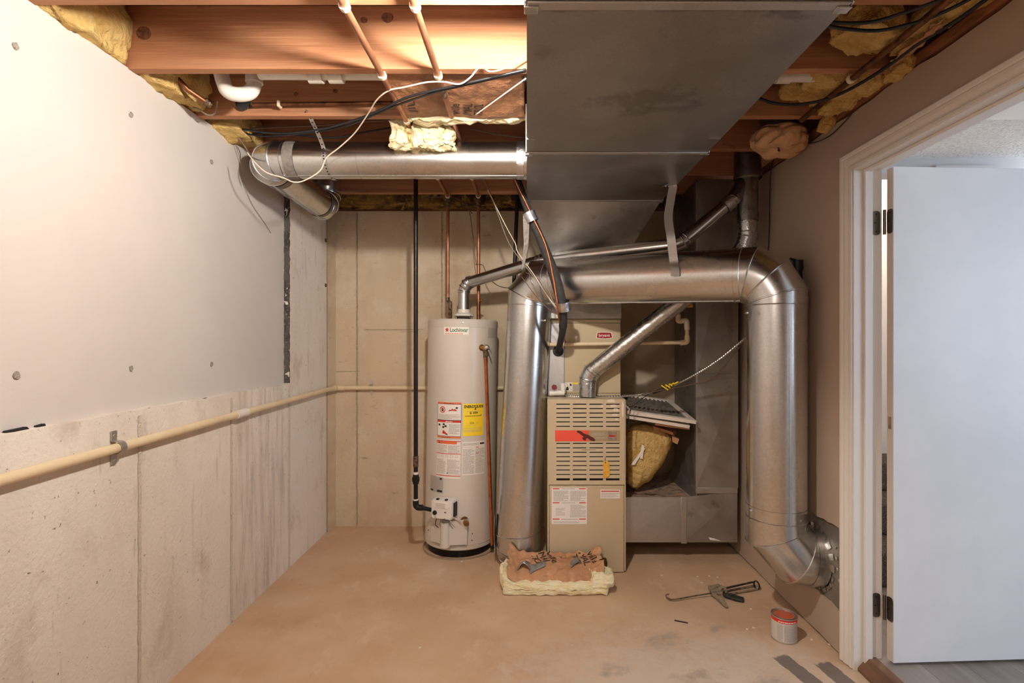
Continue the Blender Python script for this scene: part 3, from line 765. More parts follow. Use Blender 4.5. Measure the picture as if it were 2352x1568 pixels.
# ---- plenum tapering from the trunk to the coil
pl = thing('supply_plenum', 'tapered sheet metal plenum under the end of the trunk duct', 'duct', (.36, 3.5, 1.52))
A = [(TX0 + .004, 2.972, TZ0), (TX1 - .004, 2.972, TZ0), (TX1 - .004, 3.856, TZ0), (TX0 + .004, 3.856, TZ0)]
B = [(.128, 3.25, 1.865), (.586, 3.25, 1.865), (.586, 3.80, 1.865), (.128, 3.80, 1.865)]
for i, nm in enumerate(('front_panel', 'side_panel', 'back_panel', 'side_panel')):
    j = (i + 1) % 4
    q = [Vector(A[i]), Vector(A[j]), Vector(B[j]), Vector(B[i])]
    c = sum(q, Vector()) / 4; nrm = (q[1] - q[0]).cross(q[3] - q[0]).normalized()
    MB().add(q + [c - nrm * .006], [(0, 1, 4), (1, 2, 4), (2, 3, 4), (3, 0, 4)]).build(nm, 'galv_dark', pl, smooth=False)
MB().box(.128, .586, 3.25, 3.80, 1.519, 1.865).build('plenum_box', 'galv_dark', pl, bevel=.002)

# ---- seven-inch branch duct along the ceiling
br = thing('ceiling_branch_duct', 'bright round duct branching from the trunk, elbowed back along the wall', 'duct', (-.7, 2.6, 2.18))
r7 = .0885
c0, c1, c2, c3 = Vector((.0, 2.6, 2.272)), Vector((-1.305, 2.6, 2.272)), Vector((-1.345, 3.52, 2.272)), Vector((-1.325, 3.50, 2.60))
arcs = duct_run(br, [c0, c1, c2, c3], [.115, .11], [3, 3], r7, 'galv')
for x, wd in ((-.028, .042), (-1.148, .052)):
    band((x, 2.6, 2.272), (1, 0, 0), r7 + .0022, wd).build('foil_band', 'grey_tape' if x < -1 else 'foil_tape', br)
d = (c2 - c1).normalized()
band(c1 + d * .16, d, r7 + .0022, .05).build('foil_band', 'grey_tape', br)
band(c2 - d * .14, d, r7 + .0022, .03).build('foil_band', 'grey_tape', br)
band((-.008, 2.6, 2.272), (1, 0, 0), r7 + .006, .014).build('collar', 'galv', br)
band((-.82, 2.6, 2.272), (1, 0, 0), r7 + .0012, .004).build('pipe_joint', 'galv', br)

# perforated hanger strap round the branch duct
hs = thing('perforated_hanger_strap', 'perforated metal strap looped from a joist round the branch duct', 'strap', (-.95, 2.38, 2.38))
def strap_pt(t):   # path: joist face, down to the duct, round its front and underside, back up
    x = -.982 + .03 * t
    pts = [(2.385, 2.42), (2.384, 2.386), (2.45, 2.352), (2.514, 2.305), (2.508, 2.27), (2.516, 2.235), (2.545, 2.202), (2.585, 2.184), (2.63, 2.184), (2.665, 2.20), (2.69, 2.235), (2.70, 2.27)]
    pts = [Vector((0, y, z)) for y, z in pts]
    q = spline(pts, 6); i = t * (len(q) - 1); k = min(int(i), len(q) - 2)
    v = q[k].lerp(q[k + 1], i - k); return Vector((x, v.y, v.z))
MB().grid(lambda u, v: strap_pt(v) + Vector((-.0095 + .019 * u, 0, 0)), 1, 60).build('strap_band', 'galv_dull', hs, thick=.0012)
for i in range(3, 44, 2):
    t = i / 60; p = strap_pt(t); q = strap_pt(t + .01); dd = (q - p).normalized(); nn = Vector((1, 0, 0)).cross(dd).normalized()
    if nn.y > 0: nn = -nn
    MB().lathe([(.0038, 0), (.0038, .0006), (0, .0007)], p + nn * .0012, nn, 8).build('strap_hole', 'dark_inside', hs)
MB().lathe([(.005, 0), (.004, .003), (0, .004)], (-.982, 2.346, 2.405), (0, -1, 0), 10).build('strap_screw', 'screw_metal', hs)

# ---- large return duct shaped like an arch in front of the furnace
bd = thing('arched_return_duct', 'large shiny round duct arching past the furnace into the right wall', 'duct', (.6, 2.9, 0))
r11 = .134
q0, q1, q2, q3 = Vector((-.056, 3.24, .20)), Vector((.024, 3.24, 1.738)), Vector((1.196, 2.52, 1.700)), Vector((1.196, 2.52, .372))
q4 = Vector((XR + .013, 2.512, .352))
R = 0.152
arcs = duct_run(bd, [q0, q1, q2, q3, q4], [.142, .150, .165], [2, 3, 2], r11, 'galv', seg=56)
# boot at the foot of the left leg: elbow turning back
e0 = Vector((-.056, 3.24, .205)); 
ar = arc(e0, Vector((-.057, 3.24, .060)), Vector((-.03, 3.385, .16)), 3)
ar = [e0, Vector((-.054, 3.238, .150)), Vector((-.050, 3.29, .095)), Vector((-.045, 3.44, .155))]
Rr = [[Vector((p.x, p.y, max(p.z, .006))) for p in rg] for rg in tube_rings(ar, r11 + .002, 56)]
e = MB().rings(Rr, caps=True).build('boot_elbow', 'galv', bd, angle=14)
b = MB(); bead(b, Rr[0], .004); bead(b, Rr[1], .004); bead(b, Rr[2], .004); b.build('gore_bead', 'galv', e)
MB().grid(lambda u, v: (-.195 - .006 * sin(v * pi), 3.20 + u * .20, .10 + v * .22), 4, 8).build('boot_flange', 'galv', bd, thick=.002)
for c, dd in ((q1 + (q0 - q1).normalized() * .235, q1 - q0), (q3 + Vector((0, 0, .22)), (0, 0, 1)), (q2 + Vector((0, 0, -.235)), (0, 0, 1)), (q1 + (q2 - q1) * .87, q2 - q1)):
    band(c, dd, r11 + .002, .007, 56).build('pipe_joint', 'galv', bd)
for px, py, dp in ((1252, 736, 3.12), (1725, 1172, 2.42), (1838, 1195, 2.40), (1716, 718, 2.44)):
    p = P(px, py, dp)
    MB().lathe([(.006, -.02), (.006, 0), (.004, .003), (0, .004)], p, (0, -1, 0), 10).build('screw', 'screw_metal', bd)
# collar with bent tabs on the right wall
nrm = (q4 - q3).normalized()
cb = MB(); cb.rings([ring_at(q4 - nrm * .05, nrm, r11 + .003, 56), ring_at(q4 + nrm * .004, nrm, r11 + .004, 56)], caps=False)
cb.build('wall_collar', 'galv', bd)
for k in range(18):
    an = 2 * pi * k / 18; v = Vector((0, cos(an), sin(an)))
    c = Vector((XR + .010, q4.y, q4.z)) + v * (r11 + .010); tl = v.cross(Vector((1, 0, 0)))
    MB().obox(c, (v, tl, (1, 0, 0)), (.012, .014 + .006 * jit(k, 1.1), .0012)).build('collar_tab', 'galv', bd)
for k in range(4):
    an = -1.1 + .5 * k; c = Vector((XR + .002, 2.30 + .01 * k, .33 + .045 * k))
    MB().lathe([(.009, 0), (.008, .006), (0, .010)], c, (-1, 0, 0), 10).build('collar_screw', 'screw_metal', bd)

# metal strap carrying the arched duct from the trunk
ms = thing('sheet_metal_strap', 'bent grey sheet metal strap hanging from the trunk duct to the arched duct', 'strap', (.735, 2.68, 2.17))
sp = spline([P(1524, 427, 2.672), P(1545, 424, 2.682), P(1541, 455, 2.68), P(1535, 500, 2.66), P(1541, 545, 2.63), P(1547, 596, 2.642), P(1550, 615, 2.628), P(1551, 634, 2.622)], 6)
def strap2(u, v):
    i = v * (len(sp) - 1); k = min(int(i), len(sp) - 2); p = sp[k].lerp(sp[k + 1], i - k)
    wv = Vector((1, -.25, 0)).normalized() if v > .2 else Vector((.3, -1, 0)).normalized().lerp(Vector((1, -.25, 0)).normalized(), min(1, v / .2))
    return p + wv * (u - .5) * .042
MB().grid(strap2, 1, 42).build('strap_band', 'galv_dull', ms, thick=.0012)
for k in range(3):
    MB().lathe([(.005, 0), (.004, .003), (0, .004)], P(1529 + 7 * k, 426, 2.672) + Vector((0, -.002, -.004)), (0, -.5, -1), 10).build('screw', 'screw_metal', ms)

# ---- flues
def simple_run(root, pts, Ls, ns, r, m, seg=28, beads=True): return duct_run(root, pts, Ls, ns, r, m, seg, beads=beads, seam=False)
vf = thing('vertical_flue', 'dark galvanized vertical flue rising through the joists beside the right wall', 'flue', (1.24, 2.95, 2.0))
VX, VY = 1.240, 2.95
MB().tube([(VX, VY, 2.30), (VX, VY, 2.62)], .073, 32, caps=False).build('flue_pipe', 'vent_dark', vf)
band((VX, VY, 2.30), (0, 0, 1), .0755, .02).build('flue_collar', 'vent_dark', vf)
MB().lathe([(.073, 2.305), (.056, 2.285)], (VX, VY, 0), caps=False, seg=32).build('reducer', 'vent_dark', vf)
MB().tube([(VX, VY, 2.05), (VX, VY, 2.29)], .056, 32, caps=False).build('wye_body', 'vent_dark', vf)
wy = MB().tube([P(1684, 458, 2.93), Vector((VX, VY, 2.29)) + Vector((-.02, 0, -.01))], .040, 24).build('wye_branch', 'vent_dark', vf)
band((VX, VY, 2.085), (0, 0, 1), .0585, .016).build('flue_collar', 'vent_dark', vf)

fv = thing('furnace_flue', 'four inch galvanized vent pipe rising diagonally from the furnace top', 'flue', (.37, 3.235, 1.04))
f0 = Vector((.372, 3.235, 1.04)); f1 = Vector((.376, 3.235, 1.175)); f2 = Vector((VX, VY, 1.90)); f3 = Vector((VX, VY, 2.05))
duct_run(fv, [f0, f1, f2, f3], [.055, .09], [2, 3], .0515, 'galv_bright', 28, seam=False)
band((.372, 3.235, 1.115), (0, 0, 1), .054, .006).build('pipe_joint', 'galv', fv)

hv = thing('water_heater_flue', 'thin galvanized vent pipe from the water heater hood up to the wye', 'flue', (-.42, 3.56, 1.57))
h0 = Vector((-.4265, 3.56, 1.585)); h1 = P(1066, 652, 3.56); h2 = P(1252, 596, 3.24); h3 = P(1560, 562, 2.97); h4 = P(1690, 452, 2.93)
duct_run(hv, [h0, h1, h2, h3, h4], [.06, .05, .05], [4, 2, 2], .0385, 'galv', 24, seam=False)
for t in (.08, .9):
    c = h2.lerp(h3, t); band(c, h3 - h2, .041, .008, 24).build('pipe_joint', 'galv', hv)
c = h3.lerp(h4, .86); band(c, h4 - h3, .044, .05, 24).build('foil_band', 'foil_tape', hv)
band(h1.lerp(h2, .85), h2 - h1, .0405, .006, 24).build('pipe_joint', 'galv', hv)

# capped boot wrapped with cloth beside the right wall
cbt = thing('dark_duct_boot', 'short dark metal duct stub coming down between joists', 'duct', (1.222, 2.545, 2.36))
MB().tube([(1.222, 2.545, 2.345), (1.222, 2.545, 2.60)], .094, 32).build('stub_pipe', 'vent_dark', cbt)
def cloth_fn(u, v):
    an = 2 * pi * u; k = Vector((cos(an), sin(an), 0))
    T = [(0, .097, 2.402), (.18, .108, 2.392), (.40, .120, 2.365), (.60, .118, 2.330), (.75, .100, 2.300), (.88, .060, 2.292), (1, .004, 2.302)]
    for a_, b_ in zip(T, T[1:]):
        if v <= b_[0] + 1e-6:
            f = (v - a_[0]) / (b_[0] - a_[0]); r = a_[1] + (b_[1] - a_[1]) * f; z = a_[2] + (b_[2] - a_[2]) * f; break
    tw = an + 1.6 * v
    fold = (abs(sin(tw * 2.5 + 2.6 * noise.noise(Vector((k.x * 1.5, k.y * 1.5, v * 3))))) ** .6 - .6) * .030 * min(1, v * 3) + .006 * noise.noise(Vector((k.x * 9, k.y * 9, v * 14))) + .012 * noise.noise(Vector((k.x * 2.2, k.y * 2.2, v * 5))) * min(1, v * 2)
    r = max(.002, r + fold * (1 if v < .9 else .3)); z += .014 * noise.noise(Vector((k.x * 1.7 + 4, k.y * 1.7, v * 3))) - .012 * k.x * v
    return (1.222 + k.x * r, 2.545 + k.y * r * .95, z)
cl = MB().grid(cloth_fn, 84, 34).build('wrapped_cloth', 'cloth', None, angle=180, thick=.003, origin=(1.222, 2.545, 2.30))
tag(cl, 'beige cloth bunched over the open end of a dark duct stub', 'cloth')

# ---- rectangular return drop beside the furnace
rd = thing('return_air_drop', 'large dull rectangular sheet metal return duct between furnace and right wall', 'duct', (1.0, 3.5, .117))
RX0, RX1, RY0, RY1, RZ0, RZ1 = .592, 1.322, 3.30, 3.79, .117, .400
def creased(corners, h, name, m):
    q = [Vector(c) for c in corners]; c = sum(q, Vector()) / 4; nrm = (q[1] - q[0]).cross(q[3] - q[0]).normalized()
    MB().add(q + [c + nrm * h], [(0, 1, 4), (1, 2, 4), (2, 3, 4), (3, 0, 4)]).build(name, m, rd, smooth=False)
XM = .985
creased([(RX0, RY0, RZ0), (XM, RY0, RZ0), (XM, RY0, RZ1), (RX0, RY0, RZ1)], .006, 'front_panel', 'galv_dull')
creased([(XM, RY0, RZ0), (RX1, RY0, RZ0), (RX1, RY0, RZ1 + .04), (XM, RY0, RZ1 + .04 * .0)], .012, 'elbow_panel', 'galv_dark')
MB().box(RX0, RX1, RY0 + .003, RY1, RZ0, RZ1 - .002).build('base_box', 'galv_dark', rd)
MB().box(RX0, RX0 + .014, RY0 - .004, RY0, RZ0, RZ1).build('end_flange', 'galv_dull', rd)
MB().box(XM - .018, XM + .018, RY0 - .007, RY0, RZ0 - .006, RZ1 + .004).build('slip_joint', 'galv_dull', rd, bevel=.002)
MB().box(RX0, 1.07, RY0 + .002, RY1, RZ1 - .002, RZ1).build('top_panel', 'dust', rd)
VX0 = 1.066
creased([(VX0, RY0, .455), (RX1, RY0, .455), (RX1, RY0, 1.16), (VX0, RY0, 1.16)], .010, 'drop_panel', 'galv_dark')
creased([(VX0, RY0, 1.16), (RX1, RY0, 1.16), (RX1, RY0, 2.38), (VX0, RY0, 2.38)], .010, 'drop_panel', 'galv_dark')
creased([(VX0, RY1, .42), (VX0, RY0, .42), (VX0, RY0, 1.16), (VX0, RY1, 1.16)], .008, 'drop_panel', 'galv_dark')
creased([(VX0, RY1, 1.16), (VX0, RY0, 1.16), (VX0, RY0, 2.38), (VX0, RY1, 2.38)], .008, 'drop_panel', 'galv_dark')
MB().box(VX0 + .012, RX1 - .012, RY0 + .012, RY1, .40, 2.40).build('drop_core', 'galv_dark', rd)
MB().box(VX0, RX1, RY0 - .006, RY0, .425, .462).build('drive_cleat', 'galv_dull', rd, bevel=.002)
MB().box(VX0 - .006, VX0, RY0, RY1, .43, .455).build('drive_cleat', 'galv_dull', rd)
MB().prism([(VX0 - .03, RY0 + .03, RZ1), (VX0, RY0, RZ1), (VX0, RY0, .455), (VX0, RY1, .50), (VX0 - .05, RY1, RZ1)], (.004, 0, 0)).build('throat_panel', 'galv_dull', rd)
MB().box(VX0, RX1, RY0 - .006, RY0, 1.145, 1.175).build('drive_cleat', 'galv_dark', rd, bevel=.002)
MB().box(VX0 - .006, VX0 + .004, RY0 - .004, RY0 + .03, .46, 2.38).build('corner_seam', 'galv_dull', rd)
MB().box(RX1 - .03, RX1 + .004, RY0 - .004, RY0, .46, 2.38).build('corner_seam', 'galv_dark', rd)
MB().box(.68, .72, 3.66, 3.70, 0, RZ0).build('support_leg', 'galv_dark', rd); MB().box(1.20, 1.24, 3.66, 3.70, 0, RZ0).build('support_leg', 'galv_dark', rd)
tp = P(1640, 1238, RY0 - .008)
MB().prism([tp + Vector((-.035, 0, .012)), tp + Vector((-.025, 0, -.004)), tp + Vector((.045, 0, -.012)), tp + Vector((.0, 0, .006))], (0, .002, 0)).build('tape_scrap', 'paper_white', rd)
for k in range(9):
    x = .66 + .3 * random.random(); y = 3.34 + .2 * random.random()
    MB().bar((x, y, RZ1 + .004), (x + random.uniform(-.05, .05), y + random.uniform(-.03, .03), RZ1 + .006), .006, .004).build('debris_scrap', 'cardboard' if k % 2 else 'stick', rd)

# ================================================================== WATER HEATER
HB = Vector((-.4535, 3.56, 0)); HR = .233; TILT = radians(.86)
wh_ = thing('water_heater', 'tall pale grey cylindrical gas water heater beside the black gas pipe', 'water heater', HB)
wh_.rotation_euler = (0, TILT, 0)
def hpx(px, py):   # pixel -> (arc length from the front, height) on the jacket
    d = 3.33
    for _ in range(8):
        X = (px - CX) / F * d; z = CH + (CY - py) / F * d
        dx = X - (HB.x + math.tan(TILT) * z); dx = max(-HR * .999, min(HR * .999, dx))
        d = HB.y - sqrt(HR * HR - dx * dx)
    return math.asin(dx / HR) * HR, z
def hsurf(u0, z0):
    def f(u, v, o):
        t = (u0 + u) / HR
        return Vector((HB.x + (HR + o) * sin(t), HB.y - (HR + o) * cos(t), z0 + v))
    return f
def hpt(px, py, o=0.0):
    u, z = hpx(px, py); return hsurf(u, z)(0, 0, o)
H = lambda prof, name, m, seg=64, **k: MB().lathe(prof, (HB.x, HB.y, 0), seg=seg).build(name, m, wh_, **k)
H([(0, .004), (.212, .004), (.212, .055), (0, .055)], 'base_ring', 'black_metal')
H([(.226, .05), (.233, .056), (.233, .082), (.2325, .084), (.2325, 1.482), (.226, 1.482)], 'jacket', 'enamel')
H([(.2345, 1.470), (.2345, 1.512), (.228, 1.522), (.06, 1.530), (.0, 1.530)], 'top_cap', 'enamel_cap', angle=20)
MB().tube(ring_at((HB.x, HB.y, .086), (0, 0, 1), .2335, 64), .0022, 6, closed=True).build('jacket_rim', 'enamel', wh_)
MB().rings([ring_at((HB.x, HB.y - .01, .0005), (0, 0, 1), .243, 64), ring_at((HB.x, HB.y - .01, .010), (0, 0, 1), .245, 64), ring_at((HB.x, HB.y - .01, .010), (0, 0, 1), .241, 64), ring_at((HB.x, HB.y - .01, .0005), (0, 0, 1), .239, 64)], closed=True).build('drip_ring', 'galv_dull', wh_)
MB().lathe([(.006, 0), (.006, .003), (0, .004)], hpt(1063, 741, .001), (0, -1, 0), 10).build('cap_screw', 'screw_metal', wh_)
# draft hood on top
hc = Vector((-.4265 - math.tan(TILT) * 1.55, 3.56, 0))
MB().lathe([(.040, 1.595), (.042, 1.585), (.044, 1.572), (.066, 1.560), (.070, 1.550), (.066, 1.548), (.030, 1.56)], hc, seg=32).build('draft_hood', 'plastic_white', wh_)
MB().lathe([(.050, 1.528), (.048, 1.540), (0, 1.542)], hc, seg=24).build('flue_collar', 'dark_inside', wh_)
for k in range(4):
    an = pi / 4 + k * pi / 2; p = hc + Vector((cos(an) * .072, sin(an) * .072, 1.528))
    MB().bar(p, p + Vector((0, 0, .026)), .008, .003, up=(cos(an), sin(an), 0)).build('hood_leg', 'galv', wh_)

def hlabel(x0, y0, x1, y1, name, m, label=None):
    u0, zt = hpx(x0, y0); u1, _ = hpx(x1, y0); _, zb = hpx((x0 + x1) / 2, y1); _, zt = hpx((x0 + x1) / 2, y0)
    return Sheet(hsurf(u0, zb), u1 - u0, zt - zb, name, m, wh_, label, nu=10)
s = hlabel(1020, 747, 1077, 768, 'brand_label', 'paper_white', 'white brand label with green lettering and a red emblem')
W, Hh = s.w, s.h
s.text('Lochinvar', W * .27, Hh * .28, W * .97, Hh * .74, 'ink_green', 2, .012)
e = lambda pts: [(W * .05 + W * .17 * a, Hh * .25 + Hh * .5 * b) for a, b in pts]
s.poly(e([(.0, .55), (.3, .7), (.25, .95), (.5, .8), (.9, 1), (.75, .65), (1, .5), (.75, .4), (.95, .05), (.55, .25), (.2, 0), (.3, .4)]), 'ink_red')
s.micro(W * .05, Hh * .05, W * .95, Hh * .14, 1, 'ink_orange', .8, 3); s.done()
s = hlabel(1121, 748, 1141, 775, 'side_label', 'paper_grey'); s.micro(.006, .008, s.w - .006, s.h - .008, 9, 'ink_grey', .6, 4); s.done()
# warning label
s = hlabel(1006, 924, 1060, 1006, 'warning_label', 'paper_white', 'white warning label with orange and red bands and fire pictograms'); W, Hh = s.w, s.h
s.rect(0, Hh * .95, W, Hh, 'ink_orange'); s.rect(0, 0, W, Hh * .045, 'ink_orange'); s.rect(0, Hh * .435, W, Hh * .49, 'ink_red')
s.frame(0, Hh * .05, W, Hh * .955, .0022, 'ink_black'); s.rect(0, Hh * .49, W, Hh * .505, 'ink_black', 2)
s.micro(W * .3, Hh * .962, W * .7, Hh * .99, 1, 'ink_black', .6, 2); s.micro(W * .38, Hh * .448, W * .66, Hh * .48, 1, 'ink_white', .7, 2); s.micro(W * .2, Hh * .01, W * .8, Hh * .034, 1, 'ink_black', .6, 8)
cx, cy, rr = W * .24, Hh * .79, W * .125
for k in range(24):
    a0, a1 = 2 * pi * k / 24, 2 * pi * (k + 1) / 24
    s.poly([(cx + rr * cos(a0), cy + rr * sin(a0)), (cx + rr * cos(a1), cy + rr * sin(a1)), (cx + rr * .78 * cos(a1), cy + rr * .78 * sin(a1)), (cx + rr * .78 * cos(a0), cy + rr * .78 * sin(a0))], 'ink_red', 3)
s.poly([(cx - rr * .62, cy + rr * .5), (cx - rr * .5, cy + rr * .62), (cx + rr * .62, cy - rr * .5), (cx + rr * .5, cy - rr * .62)], 'ink_red', 3)
s.rect(cx - rr * .35, cy - rr * .5, cx + rr * .35, cy + rr * .3, 'ink_black'); s.rect(cx - rr * .15, cy + rr * .3, cx + rr * .15, cy + rr * .55, 'ink_black')
s.poly([(W * .48, Hh * .755), (W * .55, Hh * .80), (W * .6, Hh * .79), (W * .64, Hh * .83), (W * .7, Hh * .80), (W * .76, Hh * .82), (W * .84, Hh * .76)], 'ink_red')
s.poly([(W * .76, Hh * .84), (W * .82, Hh * .88), (W * .88, Hh * .86), (W * .84, Hh * .82)], 'ink_black')
s.micro(W * .06, Hh * .53, W * .94, Hh * .67, 6, 'ink_grey', .5, 5)
for (a, b2) in ((.1, .36), (.3, .38), (.38, .33), (.28, .30)): s.poly([(W * (a - .05), Hh * (b2 - .02)), (W * (a + .04), Hh * (b2 - .03)), (W * (a + .05), Hh * (b2 + .02)), (W * (a - .03), Hh * (b2 + .03))], 'ink_black')
s.poly([(W * .24, Hh * .12), (W * .44, Hh * .10), (W * .42, Hh * .14), (W * .3, Hh * .21), (W * .26, Hh * .2)], 'ink_red'); s.poly([(W * .36, Hh * .10), (W * .47, Hh * .08), (W * .46, Hh * .13)], 'ink_black')
s.micro(W * .52, Hh * .12, W * .95, Hh * .40, 10, 'ink_grey', .5, 6); s.done()
# energy label
s = hlabel(1064, 926, 1111, 1000, 'energy_label', 'label_yellow', 'yellow energy label with black heading'); W, Hh = s.w, s.h
s.text('ENERGYGUIDE', W * .05, Hh * .865, W * .97, Hh * .955, 'ink_black', 2, .035); s.poly([(W * .50, Hh * .83), (W * .56, Hh * .80), (W * .62, Hh * .83), (W * .58, Hh * .83), (W * .58, Hh * .88), (W * .54, Hh * .88), (W * .54, Hh * .83)], 'ink_black')
s.micro(W * .15, Hh * .755, W * .85, Hh * .775, 1, 'ink_grey', .7, 2); s.text('$ 309', W * .30, Hh * .675, W * .68, Hh * .745, 'ink_black', 2, .02)
s.rect(W * .08, Hh * .61, W * .86, Hh * .625, 'ink_black'); s.rect(W * .83, Hh * .61, W * .86, Hh * .66, 'ink_black')
s.text('254', W * .31, Hh * .375, W * .50, Hh * .43, 'ink_black'); s.micro(W * .6, Hh * .385, W * .75, Hh * .41, 1, 'ink_grey', .7, 3)
s.micro(W * .1, Hh * .33, W * .75, Hh * .345, 1, 'ink_grey', .6, 3); s.rect(W * .04, Hh * .235, W * .94, Hh * .243, 'ink_grey'); s.micro(W * .06, Hh * .12, W * .9, Hh * .21, 4, 'ink_grey', .35, 7); s.done()
# instruction labels
s = hlabel(1004, 1010, 1058, 1099, 'instruction_label', 'paper_white', 'white instruction label with red bars'); W, Hh = s.w, s.h
s.rect(0, Hh * .955, W, Hh * .975, 'ink_red'); s.rect(0, Hh * .89, W * .86, Hh * .955, 'ink_orange'); s.poly([(W * .08, Hh * .905), (W * .13, Hh * .945), (W * .18, Hh * .905)], 'ink_black'); s.micro(W * .2, Hh * .93, W * .3, Hh * .945, 1, 'ink_black', .8, 1)
s.micro(W * .02, Hh * .66, W * .47, Hh * .87, 9, 'ink_grey', .5, 11); s.micro(W * .52, Hh * .66, W * .98, Hh * .87, 9, 'ink_grey', .5, 12)
s.rect(0, Hh * .63, W, Hh * .647, 'ink_red')
for k in range(5): s.frame(W * (.04 + .19 * k), Hh * .55, W * (.14 + .19 * k), Hh * .60, .0015, 'ink_grey')
s.micro(W * .02, Hh * .12, W * .42, Hh * .50, 16, 'ink_grey', .5, 13); s.micro(W * .48, Hh * .12, W * .98, Hh * .50, 16, 'ink_grey', .5, 14); s.poly([(W * .46, Hh * .13), (W * .49, Hh * .16), (W * .52, Hh * .13)], 'ink_black'); s.rect(0, Hh * .06, W, Hh * .08, 'ink_red'); s.done()
s = hlabel(1062, 1013, 1113, 1090, 'data_label', 'paper_white', 'white data label dense with small print'); W, Hh = s.w, s.h
s.rect(W * .75, Hh * .90, W * .97, Hh * .95, 'ink_black'); s.micro(W * .03, Hh * .9, W * .7, Hh * .97, 2, 'ink_grey', .5, 20); s.frame(W * .03, Hh * .83, W * .4, Hh * .90, .001, 'ink_grey')
s.micro(W * .03, Hh * .06, W * .5, Hh * .80, 20, 'ink_grey', .5, 21); s.micro(W * .56, Hh * .06, W * .98, Hh * .80, 20, 'ink_grey', .5, 22)
s.rect(W * .57, Hh * .815, W * .7, Hh * .835, 'ink_red'); s.rect(W * .57, Hh * .64, W * .7, Hh * .66, 'ink_red'); s.rect(W * .57, Hh * .46, W * .7, Hh * .48, 'label_yellow'); s.done()
s = hlabel(989, 1094, 1018, 1131, 'rating_plate', 'paper_grey'); W, Hh = s.w, s.h
s.micro(W * .06, Hh * .2, W * .8, Hh * .95, 9, 'ink_grey', .45, 25); s.rect(W * .05, Hh * .05, W * .3, Hh * .15, 'ink_black'); s.rect(W * .6, Hh * .05, W * .95, Hh * .18, 'ink_black'); s.rect(W * .78, Hh * .82, W * .92, Hh * .94, 'ink_black'); s.done()
# gas control valve
gc = hpt(1025, 1163, .012); gn = Vector((gc.x - HB.x, gc.y - HB.y, 0)).normalized(); gt = Vector((-gn.y, gn.x, 0)); gt = gt if gt.x > 0 else -gt
bmz = MB()
vv = []
for dpt in (0, 1):
    pass
prof8 = []
for sx, sz, a0 in ((1, 1, 0), (-1, 1, 90), (-1, -1, 180), (1, -1, 270)):
    for k in range(5):
        an = radians(a0 + 90 * k / 4); prof8.append((sx * .058 + .014 * cos(an) * 1, sz * .046 + .014 * sin(an)))
A = [gc + gt * u * 1.0 + Vector((0, 0, v)) for u, v in prof8]; 
ctrl = MB().rings([[p - gn * .01 for p in A], [p + gn * .052 for p in A], [gc + (p - gc) * .93 + gn * .062 for p in A]]).build('gas_control', 'plastic_white', wh_, bevel=.002)
MB().obox(gc + gn * .0635 + Vector((0, 0, .028)), (gt, (0, 0, 1), gn), (.048, .019, .0025)).build('control_label', 'paper_white', ctrl, bevel=.002)
lb = MB()
for k in range(5): lb.obox(gc + gn * .0665 + Vector((0, 0, .040 - .006 * k)) + gt * -.006, (gt, (0, 0, 1), gn), (.034 - .004 * (k % 2), .0013, .0002))
lb.build('control_print', 'ink_grey', ctrl, smooth=False)
MB().lathe([(.014, 0), (.013, .010), (.0, .011)], gc + gn * .060 - gt * .043 + Vector((0, 0, -.020)), gn, 20).build('control_knob', 'black_plastic', ctrl)
for u, v in ((-.03, .062), (.028, .062), (-.042, -.05), (.022, -.052), (.026, -.014)):
    MB().obox(gc + gn * .05 + gt * u + Vector((0, 0, v)), (gt, (0, 0, 1), gn), (.008 if v > 0 else .006, .004, .008 if v > .0 else .012)).build('control_clip', 'black_plastic', ctrl)
MB().obox(gc + gn * .02 + gt * .074, (gt, (0, 0, 1), gn), (.006, .042, .022)).build('control_back', 'black_plastic', ctrl)
# burner cover with the central tube
u0, z1 = hpx(993, 1207); u1, _ = hpx(1075, 1212); z0 = .098
A = [hsurf(u0, z0)(0, 0, .001), hsurf(u0, z0)(.012, 0, .022), hsurf(0, z0)(u0 * .25, 0, .036), hsurf(0, z0)(u1 - .01, 0, .024), hsurf(u1, z0)(0, 0, .001)]
hts = [.165, .168, .150, .160, .158]
cov = MB().add(A + [a_ + Vector((0, 0, h)) for a_, h in zip(A, hts)], [(i, i + 1, 6 + i, 5 + i) for i in range(4)]).build('burner_cover', 'enamel', wh_, thick=.003, angle=20)
ct = hpt(1026, 1240, .030); ct.z = .085
MB().lathe([(.030, 0), (.032, .006), (.029, .016), (.029, .150), (.031, .153), (.031, .158)], ct, seg=28, caps=False).build('cover_tube', 'enamel', cov, thick=.002)
MB().lathe([(.026, .13), (0, .131)], ct, seg=20).build('tube_inside', 'dark_inside', cov)
for px, py in ((984, 1218), (1085, 1225), (1084, 1240), (993, 1235)):
    MB().lathe([(.004, 0), (.003, .002), (0, .0025)], hpt(px, py, .0), gn, 8).build('jacket_screw', 'dark_inside', wh_)
